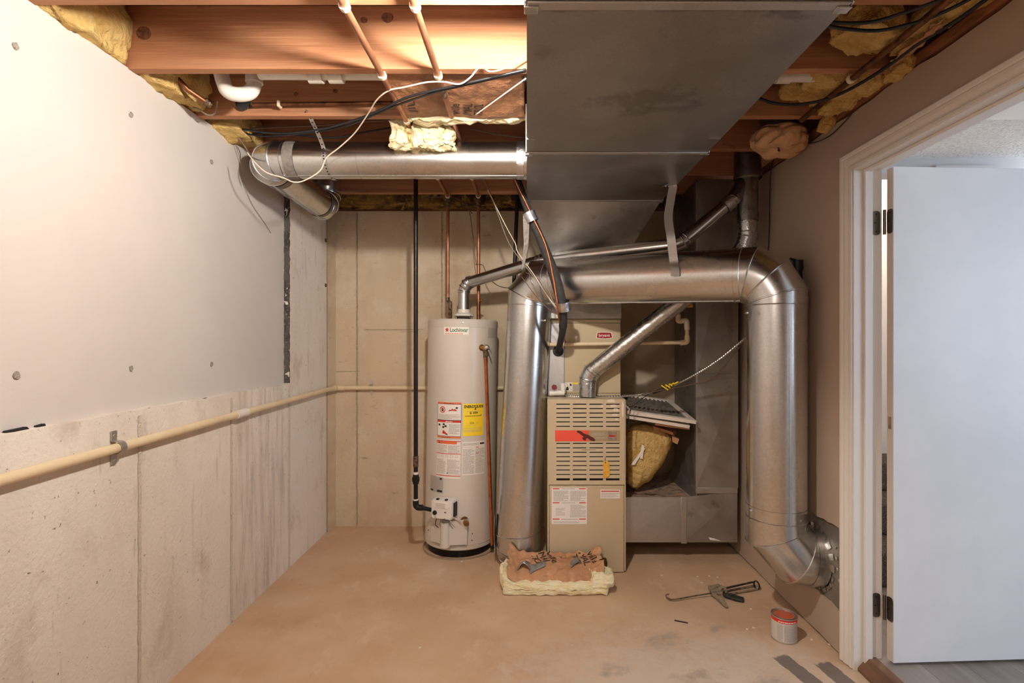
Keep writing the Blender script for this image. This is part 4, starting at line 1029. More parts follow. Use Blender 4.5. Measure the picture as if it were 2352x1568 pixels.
# wires from the control to the burner
for k, (a0, a1, m_) in enumerate((((1012, 1186), (1012, 1212), 'black_plastic'), ((1020, 1186), (1018, 1216), 'wire_grey'), ((1022, 1186), (1023, 1220), 'wire_grey'), ((1030, 1186), (1044, 1216), 'wire_grey'), ((1034, 1184), (1048, 1214), 'wire_white'), ((1034, 1182), (1060, 1210), 'wire_white'), ((1036, 1182), (1060, 1208), 'wire_white'))):
    p0 = hpt(*a0, .045); p1 = hpt(*a1, .012); mid = (p0 + p1) / 2 + Vector((.012 * (k - 2) * .6, -.01, .018 if k > 4 else -.005))
    MB().tube(spline([p0, mid, p1], 6), .0024, 6).build('control_wire', m_, wh_)
MB().lathe([(.010, 0), (.010, .03), (0, .03)], hpt(1008, 1200, .012), (.2, -.2, 1), 12).build('igniter', 'plastic_white', wh_)
dv = hpt(1066, 1194, 0); dn = Vector((dv.x - HB.x, dv.y - HB.y, 0)).normalized()
MB().lathe([(.026, 0), (.026, .006), (.013, .008), (.013, .03), (.017, .03), (.017, .05), (.012, .05), (.012, .062), (0, .062)], dv, dn + Vector((.25, 0, -.15)), 16).build('drain_valve', 'brass', wh_)
# relief valve and discharge tube
tv = hpt(1106, 797, 0); tn = Vector((tv.x - HB.x, tv.y - HB.y, 0)).normalized()
rv = MB().lathe([(.020, 0), (.020, .004), (.013, .006), (.013, .040), (.019, .042), (.019, .062), (.012, .068), (0, .070)], tv, tn, 20).build('relief_valve', 'brass', wh_)
MB().lathe([(.016, 0), (.017, .012), (.010, .024), (0, .026)], tv + tn * .052, (.35, -1, .05), 16).build('valve_cap', 'screw_metal', rv)
tl = tv + tn * .06 + Vector((.014, -.01, 0)); MB().bar(tl, tl + Vector((.018, -.004, -.035)), .008, .002, up=tn).build('test_lever', 'screw_metal', rv)
t0 = tv + tn * .045 + Vector((0, 0, -.012)); t1 = hpt(1126, 1262, .030)
t1 = hpt(1119, 1262, .040); t1.z = .052
MB().tube([t0, t0 + (t1 - t0).normalized() * .05], .0145, 16).build('tube_coupling', 'solder', wh_)
MB().tube([t0 + (t1 - t0).normalized() * .04, t1], .0112, 16).build('discharge_tube', 'copper_bright', wh_)
MB().tube([t1 + Vector((0, 0, .012)), t1 + Vector((0, 0, -.012))], .0118, 16).build('tube_end', 'black_plastic', wh_)

# ================================================================== PIPES
gp = thing('gas_pipe', 'black iron gas pipe dropping to the water heater control valve', 'pipe', (-.69, 3.27, .345))
gx, gy = (955 - CX) / F * 3.27, 3.27
ge = P(953, 1165, gy); gvx = gc - gt * .055 + gn * .02 + Vector((0, 0, -.022)); gvx = gvx + Vector((math.tan(TILT) * .35, 0, 0))
MB().tube([(gx, gy, ge.z + .30), (gx, gy, 2.58)], .0135, 20).build('pipe', 'black_metal', gp)
MB().tube([(gx, gy, ge.z + .03), (gx, gy, ge.z + .30)], .0135, 20).build('nipple', 'black_metal', gp)
zz = P(955, 1060, gy).z; MB().tube([(gx, gy, zz - .03), (gx, gy, zz + .035)], .0165, 16).build('coupling', 'rust_fit', gp)
zz = P(955, 1100, gy).z; MB().lathe([(.018, -.03), (.022, -.012), (.024, -.012), (.024, .012), (.020, .012), (.018, .03)], (gx, gy, zz), seg=8).build('union', 'black_metal', gp, angle=20)
MB().tube([(gx, gy, zz + .03), (gx, gy, zz + .045)], .0145, 16).build('sealant', 'pvc_white', gp)
MB().tube(smooth_path([(gx, gy, ge.z + .045), (gx, gy, ge.z), (gx + .045, gy - .003, ge.z - .001)], .03, 5), .0185, 20).build('elbow', 'black_metal', gp)
MB().tube([(gx, gy, ge.z + .042), (gx, gy, ge.z + .054)], .0155, 16).build('sealant', 'pvc_white', gp)
MB().tube([(gx + .03, gy - .002, ge.z), gvx], .0125, 18).build('pipe', 'black_metal', gp)
gp2 = thing('furnace_gas_pipe', 'second black iron gas pipe dropping behind the arched duct elbow', 'pipe', (-.06, 3.72, 1.6))
MB().tube([P(1191, 380, 3.650), P(1180, 665, 3.665), P(1178, 900, 3.67)], .0135, 18).build('pipe', 'black_metal', gp2)

# copper lines to the heater, hung under the joists
for nm, X, px_v, lab in (('copper_cold_pipe', -.5425, 1028, 'copper water pipe along the joists dropping to the heater by the gas pipe'), ('copper_hot_pipe', -.3325, 1098, 'copper water pipe along the joists dropping to the heater near the arched duct')):
    t = thing(nm, lab, 'pipe', (X, 2.5, 2.376))
    zc = 2.374; yd = 3.615
    path = smooth_path([(X, YF + .1, zc), (X, yd, zc), (X, yd, 1.66)], .025, 4)
    MB().tube(path, .0113, 16).build('pipe', 'copper' , t)
    for y in JY:
        if y > YF + .2 and y < 3.6:
            c = MB().rings([[Vector((X, y + .019, zc)) + Vector((cos(an) * rr, dy, sin(an) * rr)) for an in [radians(-200 + 40 * k * .55) for k in range(12)]] for dy, rr in ((-.009, .0118), (-.009, .0165), (.009, .0165), (.009, .0118))], caps=False, closed=True)
            c.build('pipe_clip', 'clip_white', t)
    for y in (2.10,) if X > -.4 else (2.45,): MB().tube([(X, y - .03, zc), (X, y + .03, zc)], .0140, 16).build('coupling', 'solder', t)
    MB().tube([(X, yd, 2.30), (X, yd, 2.36)], .0138, 16).build('elbow', 'solder', t)
    if px_v == 1028:
        MB().tube(smooth_path([(X, yd, 1.68), (X, yd, 1.655), (X + .018, yd - .01, 1.645), (X + .018, yd - .01, 1.525)], .012, 4), .0132, 16).build('offset_nipple', 'solder', t)
    else:
        MB().tube([(X, yd, 1.67), (X, yd, 1.525)], .0128, 16).build('pipe_lower', 'copper_dark', t)
        for zz in (1.905, 1.80): MB().bar((X - .022, yd - .010, zz), (X + .026, yd - .010, zz), .012, .004).build('ground_clamp', 'rust_fit', t)
        MB().tube(spline([(X + .03, yd - .015, 1.905), (X + .05, yd - .02, 1.86), (X + .085, yd, 1.80), (X + .15, yd + .05, 1.76), (X + .25, yd + .08, 1.75)], 6), .0028, 6).build('ground_wire', 'wire_brown', t)
        MB().lathe([(.014, 0), (.014, .005), (.006, .008), (.006, .02), (0, .02)], (X + .012, yd - .01, 1.66), (1, -.3, 0), 12).build('valve_handle', 'brass', t)

# pvc condensate line round the corner
pv = thing('condensate_line', 'cream plastic pipe strapped along the left wall and round the corner', 'pipe', (-1.41, 2.5, 1.0))
a0 = Vector((-1.424, YF, .945)); a1 = P(560, 961, F * 1.412 / 650); a2 = Vector((-1.405, YB - .035, 1.036)); a3 = Vector((.16, YB - .028, 1.035))
zl = lambda y: P(0, 1108, 1.40).z + (y - 1.40) / (a2.y - 1.40) * (a2.z - P(0, 1108, 1.40).z)
a0.z = zl(a0.y)
MB().tube([a0, (-1.424, 2.68, zl(2.68)), (-1.424, 3.70, zl(3.70)), a2], .0168, 20).build('pipe', 'pvc', pv)
MB().tube([a2, a3], .0165, 20).build('pipe', 'pvc', pv)
MB().tube(smooth_path([a2 + Vector((-.004, -.05, 0)), a2, a2 + Vector((.06, 0, 0))], .02, 4), .0205, 18).build('elbow', 'pvc', pv)
MB().tube([(-1.424, 2.57, zl(2.57)), (-1.424, 2.67, zl(2.67))], .0205, 18).build('coupling', 'pvc_white', pv)
ys = 1.835
def sstrap(u, v):
    an = -pi / 2 + pi * v; q = 1
    if v < .0: pass
    return (XL + .006 + .038 * cos(an) ** .6 if abs(cos(an)) > 1e-6 else XL + .006, ys - .012 + u * .024, zl(ys) + .024 * sin(an))
sc_ = MB().grid(sstrap, 1, 14).build('pipe_strap', 'galv_dull', pv, thick=.002)
for s_ in (-1, 1):
    MB().box(XL + .003, XL + .007, ys - .012, ys + .012, zl(ys) + s_ * .024 - (.034 if s_ < 0 else 0), zl(ys) + s_ * .024 + (.034 if s_ > 0 else 0)).build('strap_ear', 'galv_dull', sc_)
    MB().lathe([(.005, 0), (.004, .002), (0, .003)], (XL + .007, ys, zl(ys) + s_ * .043), (1, 0, 0), 10).build('strap_screw', 'screw_metal', sc_)
xs = P(854, 889, YB).x
sc2 = MB().grid(lambda u, v: (xs - .01 + u * .02, YB - .004 - .044 * max(0, cos(-pi / 2 + pi * v)) ** .6, a2.z + .024 * sin(-pi / 2 + pi * v)), 1, 14).build('pipe_strap', 'galv_dull', pv, thick=.002)
for s_ in (-1, 1): MB().box(xs - .01, xs + .01, YB - .006, YB - .003, a2.z + s_ * .024 - (.028 if s_ < 0 else 0), a2.z + s_ * .024 + (.028 if s_ > 0 else 0)).build('strap_ear', 'galv_dull', sc2)

# drain trap and drain pipe between joists
dt = thing('drain_trap', 'white plastic U-shaped drain trap hanging between joists', 'pipe', (-1.2, 2.12, 2.4))
dq = 2.13
tp_ = smooth_path([P(500, 118, dq), P(510, 180, dq), P(522, 212, dq), P(548, 218, dq + .01), P(575, 214, dq + .03), P(584, 195, dq + .04), P(584, 120, dq + .05)], .05, 5)
MB().tube(tp_, .0285, 24).build('trap_bend', 'pvc_white', dt)
p = P(584, 186, dq + .04); MB().tube([p + Vector((0, 0, -.008)), p + Vector((0, 0, .05))], .0335, 24).build('coupling', 'pvc_white', dt)
dp_ = thing('drain_pipe', 'off-white plastic drain pipe running behind a joist and over the trunk', 'pipe', (0, 2.075, 2.43))
MB().tube([P(596, 168, 2.075), Vector((1.36, 2.075, 2.425))], .0245, 24).build('pipe', 'pvc_white', dp_)
for x in (-.86, -.78, .985): MB().tube([(x, 2.075, 2.425), (x + .055, 2.075, 2.425)], .0290, 24).build('coupling', 'pvc_white', dp_)
jc = thing('joist_copper_pipe', 'thin copper pipe clipped along the face of a joist past the trap', 'pipe', (-1, 2.33, 2.44))
MB().tube([P(580, 240, 2.325), P(920, 236, 2.325)], .0085, 12).build('pipe', 'copper_dark', jc)
c = P(641, 239, 2.322); MB().box(c.x - .006, c.x + .006, c.y - .012, c.y + .02, c.z - .014, c.z + .014).build('pipe_clip', 'clip_white', jc, bevel=.003)
so = P(558, 236, 2.342); MB().lathe([(.035, 0), (.033, .003), (0, .004)], so, (0, -1, 0), 14).build('pipe_grommet', 'foam_black', jc)
rp = thing('left_copper_stub', 'rusty copper stub slanting out of the yellow wool above the drywall', 'pipe', (-1.4, 2.1, 2.4))
MB().tube([P(395, 168, 2.10), P(430, 205, 2.13), P(478, 238, 2.20)], .011, 14).build('pipe', 'copper_dark', rp)
MB().tube([P(470, 232, 2.19), P(486, 241, 2.21)], .016, 12).build('fitting', 'rust_fit', rp)
MB().tube(spline([P(500, 232, 2.25), P(495, 258, 2.28), P(478, 264, 2.28), P(455, 250, 2.26), P(442, 246, 2.24)], 6), .0035, 6).build('wire_tail', 'wire_grey', rp)
rc = thing('right_copper_pipe', 'dark copper pipe crossing the joists above the right wall', 'pipe', (1.215, 1.6, 2.36))
MB().tube([(1.215, .6, 2.362), (1.222, 2.34, 2.362)], .0115, 14).build('pipe', 'copper_dark', rc)
MB().rings([[Vector((1.218, 1.97, 2.362)) + Vector((cos(an) * rr, dy, sin(an) * rr)) for an in [radians(-200 + 22 * k) for k in range(12)]] for dy, rr in ((-.009, .012), (-.009, .017), (.009, .017), (.009, .012))], caps=False, closed=True).build('pipe_clip', 'clip_white', rc)
ab = thing('black_pipe_elbow', 'black plastic pipe elbow behind the arched duct against the right wall', 'pipe', (1.325, 2.62, 1.6))
MB().tube(smooth_path([P(1833, 690, 2.60), P(1831, 606, 2.60), P(1812, 601, 2.62)], .02, 5), .022, 18).build('pipe', 'black_plastic', ab)
MB().tube([P(1832, 620, 2.60), P(1831, 598, 2.60)], .026, 18).build('collar', 'black_plastic', ab)

# ================================================================== FURNACE
FY = 3.13; FX0, FX1 = .125, .589
fu = thing('gas_furnace', 'beige gas furnace cabinet with a louvered door and red bird band', 'furnace', ((FX0 + FX1) / 2, 3.45, 0))
fx = lambda px: (px - CX) / F * FY
fz = lambda py: CH + (CY - py) / F * FY
MB().box(FX0, FX1, FY + .012, 3.86, .02, 1.034).build('cabinet', 'furnace_beige', fu, bevel=.003)
MB().box(FX0 + .02, FX1 - .02, FY + .03, 3.84, 0, .02).build('base', 'dark_inside', fu)
zs = fz(1113)
MB().box(FX0 + .010, FX1 - .010, FY, FY + .014, .004, zs - .004).build('lower_panel', 'furnace_beige', fu, bevel=.003)
MB().box(FX0 - .002, FX0 + .008, FY + .004, FY + .03, .01, 1.030).build('side_flange', 'furnace_beige', fu, bevel=.002)
MB().box(FX1 - .008, FX1 + .002, FY + .004, FY + .03, .01, 1.030).build('side_flange', 'furnace_beige', fu, bevel=.002)
# upper door: stiles, rails and slats around the vent slots
cols = [(1277.8, 1309), (1315.7, 1347), (1353.7, 1385), (1391.6, 1423)]
rowsA = [926.5 + 10.15 * k for k in range(6)]; rowsB = [1016.5 + 10.15 * k for k in range(8)] + [1097.5]
zt = 1.034; zb = zs + .002
rowz = [(fz(y), fz(y + (2.6 if y < 1095 else 5.5))) for y in rowsA + rowsB]
up = MB()
xs_ = [FX0 + .006] + [fx(v) for c in cols for v in c] + [FX1 - .006]
for k in range(0, 10, 2): up.box(xs_[k], xs_[k + 1], FY - .004, FY + .010, zb, zt)
dp = up.build('upper_door', 'furnace_beige', fu)
MB().box(FX0 + .008, FX1 - .008, FY + .0085, FY + .0115, zb, zt).build('door_backing', 'dark_inside', fu)
edges = [zt] + [z for p in rowz for z in p] + [zb]
for ci, (c0_, c1_) in enumerate(cols):
    for k in range(0, len(edges), 2):
        ztop, zbot = edges[k], edges[k + 1]
        if ztop - zbot < .03:   # slat between two slots, its lower lip pushed out
            x0, x1 = fx(c0_) - .0005, fx(c1_) + .0005
            MB().hexa([(x0, FY - .0035, ztop), (x1, FY - .0035, ztop), (x1, FY + .004, ztop), (x0, FY + .004, ztop)], [(x0, FY - .0062, zbot), (x1, FY - .0062, zbot), (x1, FY + .002, zbot), (x0, FY + .002, zbot)]).build('slat', 'furnace_beige', dp)
        else:
            MB().box(fx(c0_) - .0005, fx(c1_) + .0005, FY - .004, FY + .010, zbot, ztop).build('rail', 'furnace_beige', dp)
def fsheet(x0, y0, x1, y1, name, m, label=None, y=FY, par=None):
    a = fx(x0) if y == FY else (x0 - CX) / F * y; b = fx(x1) if y == FY else (x1 - CX) / F * y
    zt_ = CH + (CY - y0) / F * y; zb_ = CH + (CY - y1) / F * y
    return Sheet(lambda u, v, o: Vector((a + u, y - o, zb_ + v)), b - a, zt_ - zb_, name, m, par or fu, label, nu=1)
s = fsheet(1275, 988, 1424, 1013, 'brand_band', 'band_tan', 'tan and red band with a dark flying bird', FY - .0042); W, Hh = s.w, s.h
s.rect(0, 0, W * .52, Hh, 'band_red')
bird = [(.33, .95), (.36, 1.0), (.40, .92), (.44, .74), (.47, .66), (.50, .62), (.525, .54), (.54, .58), (.535, .48), (.565, .40), (.60, .28), (.62, .12), (.61, .02), (.575, .03), (.55, .06), (.525, .17), (.50, .30), (.48, .26), (.475, .10), (.45, .08), (.43, .16), (.415, .30), (.44, .40), (.41, .55), (.37, .74), (.34, .82)]
s.poly([(W * a, Hh * b) for a, b in bird], 'bird_brown', 3)
s.micro(W * .57, Hh * .56, W * .76, Hh * .82, 2, 'paper_grey', .5, 31); s.micro(W * .63, Hh * .28, W * .78, Hh * .38, 1, 'paper_grey', .8, 32); s.done()
s = fsheet(1396, 991, 1416, 1011, 'name_plate', 'galv_bright', 'small silver name plate with a red bar', FY - .0056); s.rect(s.w * .06, s.h * .42, s.w * .94, s.h * .6, 'ink_red'); s.micro(s.w * .15, s.h * .46, s.w * .85, s.h * .56, 1, 'ink_white', .8, 3); s.done()
s = fsheet(1267, 1119, 1348, 1203, 'instruction_sheet', 'paper_white', 'white instruction sheet with red bars'); W, Hh = s.w, s.h
for v in (.955, .57, .125):
    s.rect(W * .03, Hh * v, W * .22, Hh * (v + .025), 'ink_red'); s.rect(W * .78, Hh * v, W * .97, Hh * (v + .025), 'ink_red'); s.micro(W * .28, Hh * v, W * .75, Hh * (v + .025), 1, 'ink_grey', .7, int(v * 90))
s.micro(W * .05, Hh * .63, W * .47, Hh * .92, 9, 'ink_grey', .5, 41); s.micro(W * .53, Hh * .63, W * .97, Hh * .92, 9, 'ink_grey', .5, 42); s.micro(W * .53, Hh * .19, W * .97, Hh * .54, 10, 'ink_grey', .45, 43); s.micro(W * .12, Hh * .24, W * .38, Hh * .46, 7, 'ink_grey', .4, 44); s.micro(W * .05, Hh * .03, W * .9, Hh * .09, 2, 'ink_grey', .4, 45); s.done()
s = fsheet(1379, 1124, 1424, 1144, 'caution_label', 'paper_white', 'small white caution label with a red bar'); W, Hh = s.w, s.h
s.rect(W * .04, Hh * .76, W * .96, Hh * .88, 'ink_red'); s.micro(W * .05, Hh * .12, W * .95, Hh * .68, 6, 'ink_grey', .45, 46); s.done()
MB().box(fx(1335), fx(1367), FY - .010, FY - .004, fz(1031.5), fz(1028.5)).build('pull_handle', 'furnace_beige', fu, bevel=.001)
# chipped paint at the upper right corner
for px, py, w_, h_2 in ((1404, 921, 9, 5), (1409, 931, 8, 3), (1414, 941, 7, 3.5), (1412, 952, 7, 2.5), (1416, 963, 3, 3), (1430, 940, 2.4, 18), (1383, 931, 2.5, 3)):
    pts = [(fx(px + w_ * cos(t) * (1 + .4 * jit(t, 1.9, px))), FY - .0052, fz(py + h_2 * sin(t) * (1 + .4 * jit(t, 2.3, py)))) for t in [2 * pi * i / 12 for i in range(12)]]
    MB().prism(pts, (0, .001, 0)).build('paint_chip', 'furnace_chip', fu, smooth=False)
tg = thing('inspection_tag', 'small yellow paper tag hanging on the furnace louvers', 'tag', (fx(1392), FY - .01, fz(1080)))
tgp = [(1385, 1060), (1388, 1057), (1395, 1057), (1399, 1062), (1400, 1091), (1394, 1094), (1387, 1097), (1384, 1095), (1386, 1088)]
MB().prism([(fx(a), FY - .011 - .002 * jit(b, .09), fz(b)) for a, b in tgp], (0, .0012, 0)).build('tag_paper', 'tag_yellow', tg)
MB().lathe([(.004, 0), (.004, .001), (0, .001)], (fx(1390), FY - .0115, fz(1061)), (0, -1, 0), 10).build('tag_eyelet', 'copper_dark', tg)
MB().tube([(fx(1390), FY - .0115, fz(1061)), (fx(1389), FY - .008, fz(1053)), (fx(1391), FY - .004, fz(1050))], .0012, 5).build('tag_string', 'wire_brown', tg)

# ---- evaporator coil cabinet
KY = 3.30; kx = lambda px: (px - CX) / F * KY; kz = lambda py: CH + (CY - py) / F * KY
co = thing('coil_cabinet', 'beige air conditioning coil cabinet stacked on top of the furnace', 'cabinet', (.36, 3.55, 1.038))
MB().box(.130, .5865, KY + .004, 3.85, 1.036, 1.515).build('cabinet', 'galv_dark', co, bevel=.002)
MB().box(kx(1297), .588, KY - .006, KY + .004, kz(898) - .012, kz(742)).build('front_panel', 'coil_beige', co, bevel=.002)
MB().box(kx(1266), .588, KY - .006, KY + .006, kz(741), kz(733)).build('top_rail', 'coil_beige', co, bevel=.002)
MB().box(.133, kx(1295.5), KY - .003, KY + .004, 1.042, kz(742)).build('side_panel', 'galv_dull', co, bevel=.001)
MB().box(kx(1297), .588, KY - .008, KY + .004, 1.038, kz(898) - .014).build('bottom_rail', 'coil_beige', co, bevel=.001)
s = fsheet(1367, 762, 1409, 778, 'brand_badge', 'ink_white', 'red brand badge with white lettering', KY - .0065, co); W, Hh = s.w, s.h
bm_ = [(.05, .12), (.10, .92), (.30, .985), (.5, 1.0), (.7, .985), (.90, .92), (.96, .12), (.7, .03), (.5, 0), (.3, .03)]
old = s.base; s.base = MB().prism([s.S(W * a, Hh * b, .0) for a, b in bm_], (0, -.0012, 0)).build('brand_badge', 'ink_white', co); s.base['label'] = old['label']; bpy.data.objects.remove(old); s.base.name = 'brand_badge'; s.off = .0010
s.poly([(W * (.5 + (a - .5) * .93), Hh * (.5 + (b - .5) * .86)) for a, b in bm_], 'badge_red', 1); s.text('bryant', W * .20, Hh * .20, W * .80, Hh * .72, 'ink_white', 2, .01); s.done()
s = fsheet(1298, 878, 1315, 898, 'pictogram_label', 'paper_white', None, KY - .0065, co); W, Hh = s.w, s.h
s.rect(W * .12, Hh * .1, W * .48, Hh * .42, 'ink_black'); s.rect(W * .2, Hh * .42, W * .4, Hh * .5, 'ink_black'); s.poly([(W * .6, Hh * .7), (W * .7, Hh * .92), (W * .85, Hh * .8), (W * .92, Hh * .65), (W * .75, Hh * .58)], 'ink_black'); s.poly([(W * .1, Hh * .9), (W * .14, Hh * .94), (W * .92, Hh * .1), (W * .88, Hh * .06)], 'ink_grey'); s.done()
s = fsheet(1316, 878, 1330, 898, 'warning_sticker', 'paper_grey', None, KY - .0065, co); s.rect(0, s.h * .8, s.w, s.h, 'label_yellow'); s.micro(.002, .004, s.w - .002, s.h * .75, 8, 'ink_grey', .5, 50); s.done()
MB().lathe([(.034, 0), (.034, .004), (.026, .006), (.0, .006)], P(1282, 806, KY - .003), (0, -1, 0), 24).build('line_grommet', 'black_plastic', co)

# ---- plastic drain piping at the coil
cd = thing('coil_drain_piping', 'cream plastic drain pipe crossing in front of the coil cabinet', 'pipe', (.5, 3.24, 1.36))
yD = 3.255
MB().tube([P(1262, 791, yD), P(1578, 786, yD)], .0122, 18).build('pipe', 'pvc', cd)
MB().tube(smooth_path([P(1562, 787, yD), P(1578, 786, yD), P(1578, 770, yD)], .014, 4), .0165, 18).build('elbow', 'pvc', cd)
MB().tube([P(1578, 775, yD), P(1578, 748, yD)], .0122, 18).build('pipe', 'pvc', cd)
MB().tube(smooth_path([P(1578, 757, yD), P(1577, 735, yD), P(1562, 737, yD)], .014, 4), .0165, 18).build('elbow', 'pvc_white', cd)
MB().tube(smooth_path([P(1566, 737, yD), P(1557, 737, yD), P(1557, 722, yD)], .014, 4), .0165, 18).build('elbow', 'pvc', cd)
MB().tube([P(1557, 730, yD), P(1557, 704, yD)], .0115, 18).build('pipe', 'pvc', cd)
MB().tube([P(1556, 703, yD), P(1590, 701, yD)], .013, 12).build('cap', 'tag_yellow', cd)
pc = thing('drain_cleanout', 'white plastic cleanout tee with a dark cap on the furnace top', 'pipe', P(1283, 895, 3.20))
yc = 3.215
MB().tube([P(1262, 903, yc), P(1296, 902, yc)], .0155, 18).build('tee_run', 'pvc_white', pc)
MB().tube([P(1293, 902, yc), P(1293, 880, yc)], .0150, 18).build('tee_branch', 'pvc_white', pc)
MB().tube([P(1279, 902, yc), P(1281, 902, yc)], .0175, 18).build('coupling', 'pvc_white', pc)
MB().lathe([(.018, 0), (.018, .012), (.0, .013)], P(1273, 889, yc - .01), (0, -1, 0), 6).build('cap', 'pvc_stain', pc, angle=20)

# ---- flexible steel conduit
fc = thing('flexible_conduit', 'ribbed flexible steel conduit drooping from the furnace top to the right', 'conduit', (.8, 3.2, 1.1))
cpts = spline([P(1298, 909, 3.26), P(1360, 911, 3.285), P(1440, 909, 3.24), P(1490, 902, 3.17), P(1540, 888, 3.12), P(1600, 858, 3.05), P(1655, 823, 2.95), P(1714, 774, 2.86)], 26)
rr_ = [.0086 if i % 2 else .0058 for i in range(len(cpts))]
MB().tube(cpts, rr_, 10).build('conduit_body', 'galv', fc, angle=20)
MB().tube(spline([P(1500, 902, 3.15), P(1524, 893, 3.115), P(1545, 886, 3.10)], 6), .0088, 8).build('black_tape', 'black_plastic', fc)
for k in range(5):
    a = P(1527 + 5 * k, 890 - 2 * k, 3.10); MB().tube(spline([a, a + Vector((.01 * (k - 2), -.012, .012)), a + Vector((.016, -.01, -.012 + .006 * k))], 4), .0038, 6).build('yellow_tie', 'label_yellow', fc)
MB().tube(spline([P(1448, 950, 3.14), P(1452, 925, 3.12), P(1470, 908, 3.1), P(1498, 900, 3.12), P(1620, 875, 3.03), P(1660, 845, 2.95), P(1700, 795, 2.88)], 8), .0022, 6).build('loose_wire', 'wire_brown', fc)
MB().tube(spline([P(1445, 985, 3.13), P(1446, 945, 3.12), P(1462, 925, 3.11), P(1490, 905, 3.12)], 8), .0022, 6).build('loose_wire', 'cable_black', fc)

# ---- old pleated filters stacked beside the furnace
def filter_(name, FLp, FRp, BRp, th, label):
    FLp, FRp, BRp = Vector(FLp), Vector(FRp), Vector(BRp); BLp = FLp + BRp - FRp
    ux = (FRp - FLp); uy = (BRp - FRp); nz = ux.cross(uy).normalized()
    nz = nz if nz.z > 0 else -nz
    t = thing(name, label, 'air filter', (FLp + BRp) / 2)
    q = lambda u, v, w_: FLp + ux * u + uy * v - nz * (th * w_)
    fw = .075
    for a, b, c, d in ((0, 1, 0, fw), (0, 1, 1 - fw, 1), (0, fw, fw, 1 - fw), (1 - fw, 1, fw, 1 - fw)):
        MB().hexa([q(a, c, 0), q(b, c, 0), q(b, d, 0), q(a, d, 0)], [q(a, c, 1), q(b, c, 1), q(b, d, 1), q(a, d, 1)]).build('frame_rail', 'filter_frame', t, bevel=.001)
    n = 26
    def med(u, v):
        zig = abs(((u * n) % 2) - 1)
        return q(fw + u * (1 - 2 * fw), fw + v * (1 - 2 * fw), .12 + .75 * zig)
    MB().grid(med, n, 10).build('pleated_media', 'filter_media', t, smooth=False)
    return t
filter_('pleated_air_filter', P(1440, 943, 3.20), P(1600, 966, 3.20), P(1541, 918, 3.66), .022, 'topmost dirty pleated air filter in a white frame beside the furnace')
filter_('pleated_air_filter', P(1437, 953, 3.22), P(1585, 977, 3.22), P(1536, 928, 3.66), .020, 'pleated air filter lying under the topmost dirty filter')
cs = MB().hexa([P(1505, 972, 3.24), P(1584, 984, 3.24), P(1540, 950, 3.6), P(1480, 944, 3.6)], [P(1505, 976, 3.24), P(1584, 987, 3.24), P(1540, 954, 3.6), P(1480, 948, 3.6)]).build('cardboard_sheet', 'cardboard', None, origin=P(1540, 970, 3.3))
tag(cs, 'thin brown cardboard sheet under the stacked air filters', 'cardboard')

# ---- wool block standing beside the furnace
def wool_poly(name, m, parent, poly, d0, d1, amp=.012, n=16, seed=1, origin=None):
    """thick lump whose outline follows poly (pixels) with front depth d0, back d1; rounded and fluffy"""
    c = sum((Vector((a, b)) for a, b in poly), Vector((0, 0))) / len(poly)
    L = len(poly); mb = MB(); R = []
    K = 44
    def outline(t):
        i = t * L; k = int(i) % L; f = i - int(i)
        return Vector(poly[k]).lerp(Vector(poly[(k + 1) % L]), f)
    for sft, dd in ((.0, d0 + .004), (.35, d0), (.72, d0 + .008), (.92, d0 + .03), (1.0, (d0 + d1) / 2), (.94, d1 - .02), (.6, d1), (0, d1)):
        ring = []
        for k in range(K):
            p = c.lerp(outline(k / K), max(sft, .02)); w_ = P(p.x, p.y, dd if sft > .0 else dd)
            w_ += noise.noise_vector(w_ * 22 + Vector((seed, 0, 0))) * amp + noise.noise_vector(w_ * 60) * amp * .4
            ring.append(w_)
        R.append(ring)
    mb.rings(R)
    return mb.build(name, m, parent, angle=180, origin=origin)
wb_ = thing('wool_block', 'torn block of yellow glass wool standing between furnace and return duct', 'insulation', P(1480, 1120, 3.38))
wool_poly('wool', 'wool_yellow', wb_, [(1438, 985), (1455, 973), (1480, 968), (1497, 975), (1520, 985), (1545, 1003), (1546, 1015), (1532, 1045), (1515, 1075), (1495, 1102), (1475, 1112), (1462, 1126), (1450, 1122), (1440, 1110), (1438, 1060)], 3.33, 3.52, .010)
MB().hexa([P(1500, 978, 3.34), P(1545, 992, 3.34), P(1548, 1000, 3.34), P(1503, 985, 3.34)], [P(1510, 974, 3.48), P(1552, 988, 3.48), P(1554, 994, 3.48), P(1512, 980, 3.48)]).build('facing_scrap', 'kraft', wb_)
MB().hexa([P(1543, 1000, 3.35), P(1560, 1008, 3.35), P(1556, 1020, 3.35), P(1545, 1015, 3.35)], [P(1543, 998, 3.42), P(1560, 1004, 3.42), P(1556, 1015, 3.42), P(1545, 1010, 3.42)]).build('facing_scrap', 'kraft', wb_)
MB().add([P(1448, 1068, 3.325), P(1458, 1067, 3.32), P(1482, 1030, 3.322), P(1478, 1028, 3.325), P(1470, 1052, 3.32), P(1476, 1054, 3.318), P(1480, 1024, 3.32), P(1474, 1020, 3.322)], [(0, 1, 2, 3), (4, 5, 6, 7)]).build('paper_strip', 'paper_white', wb_, thick=.0015)

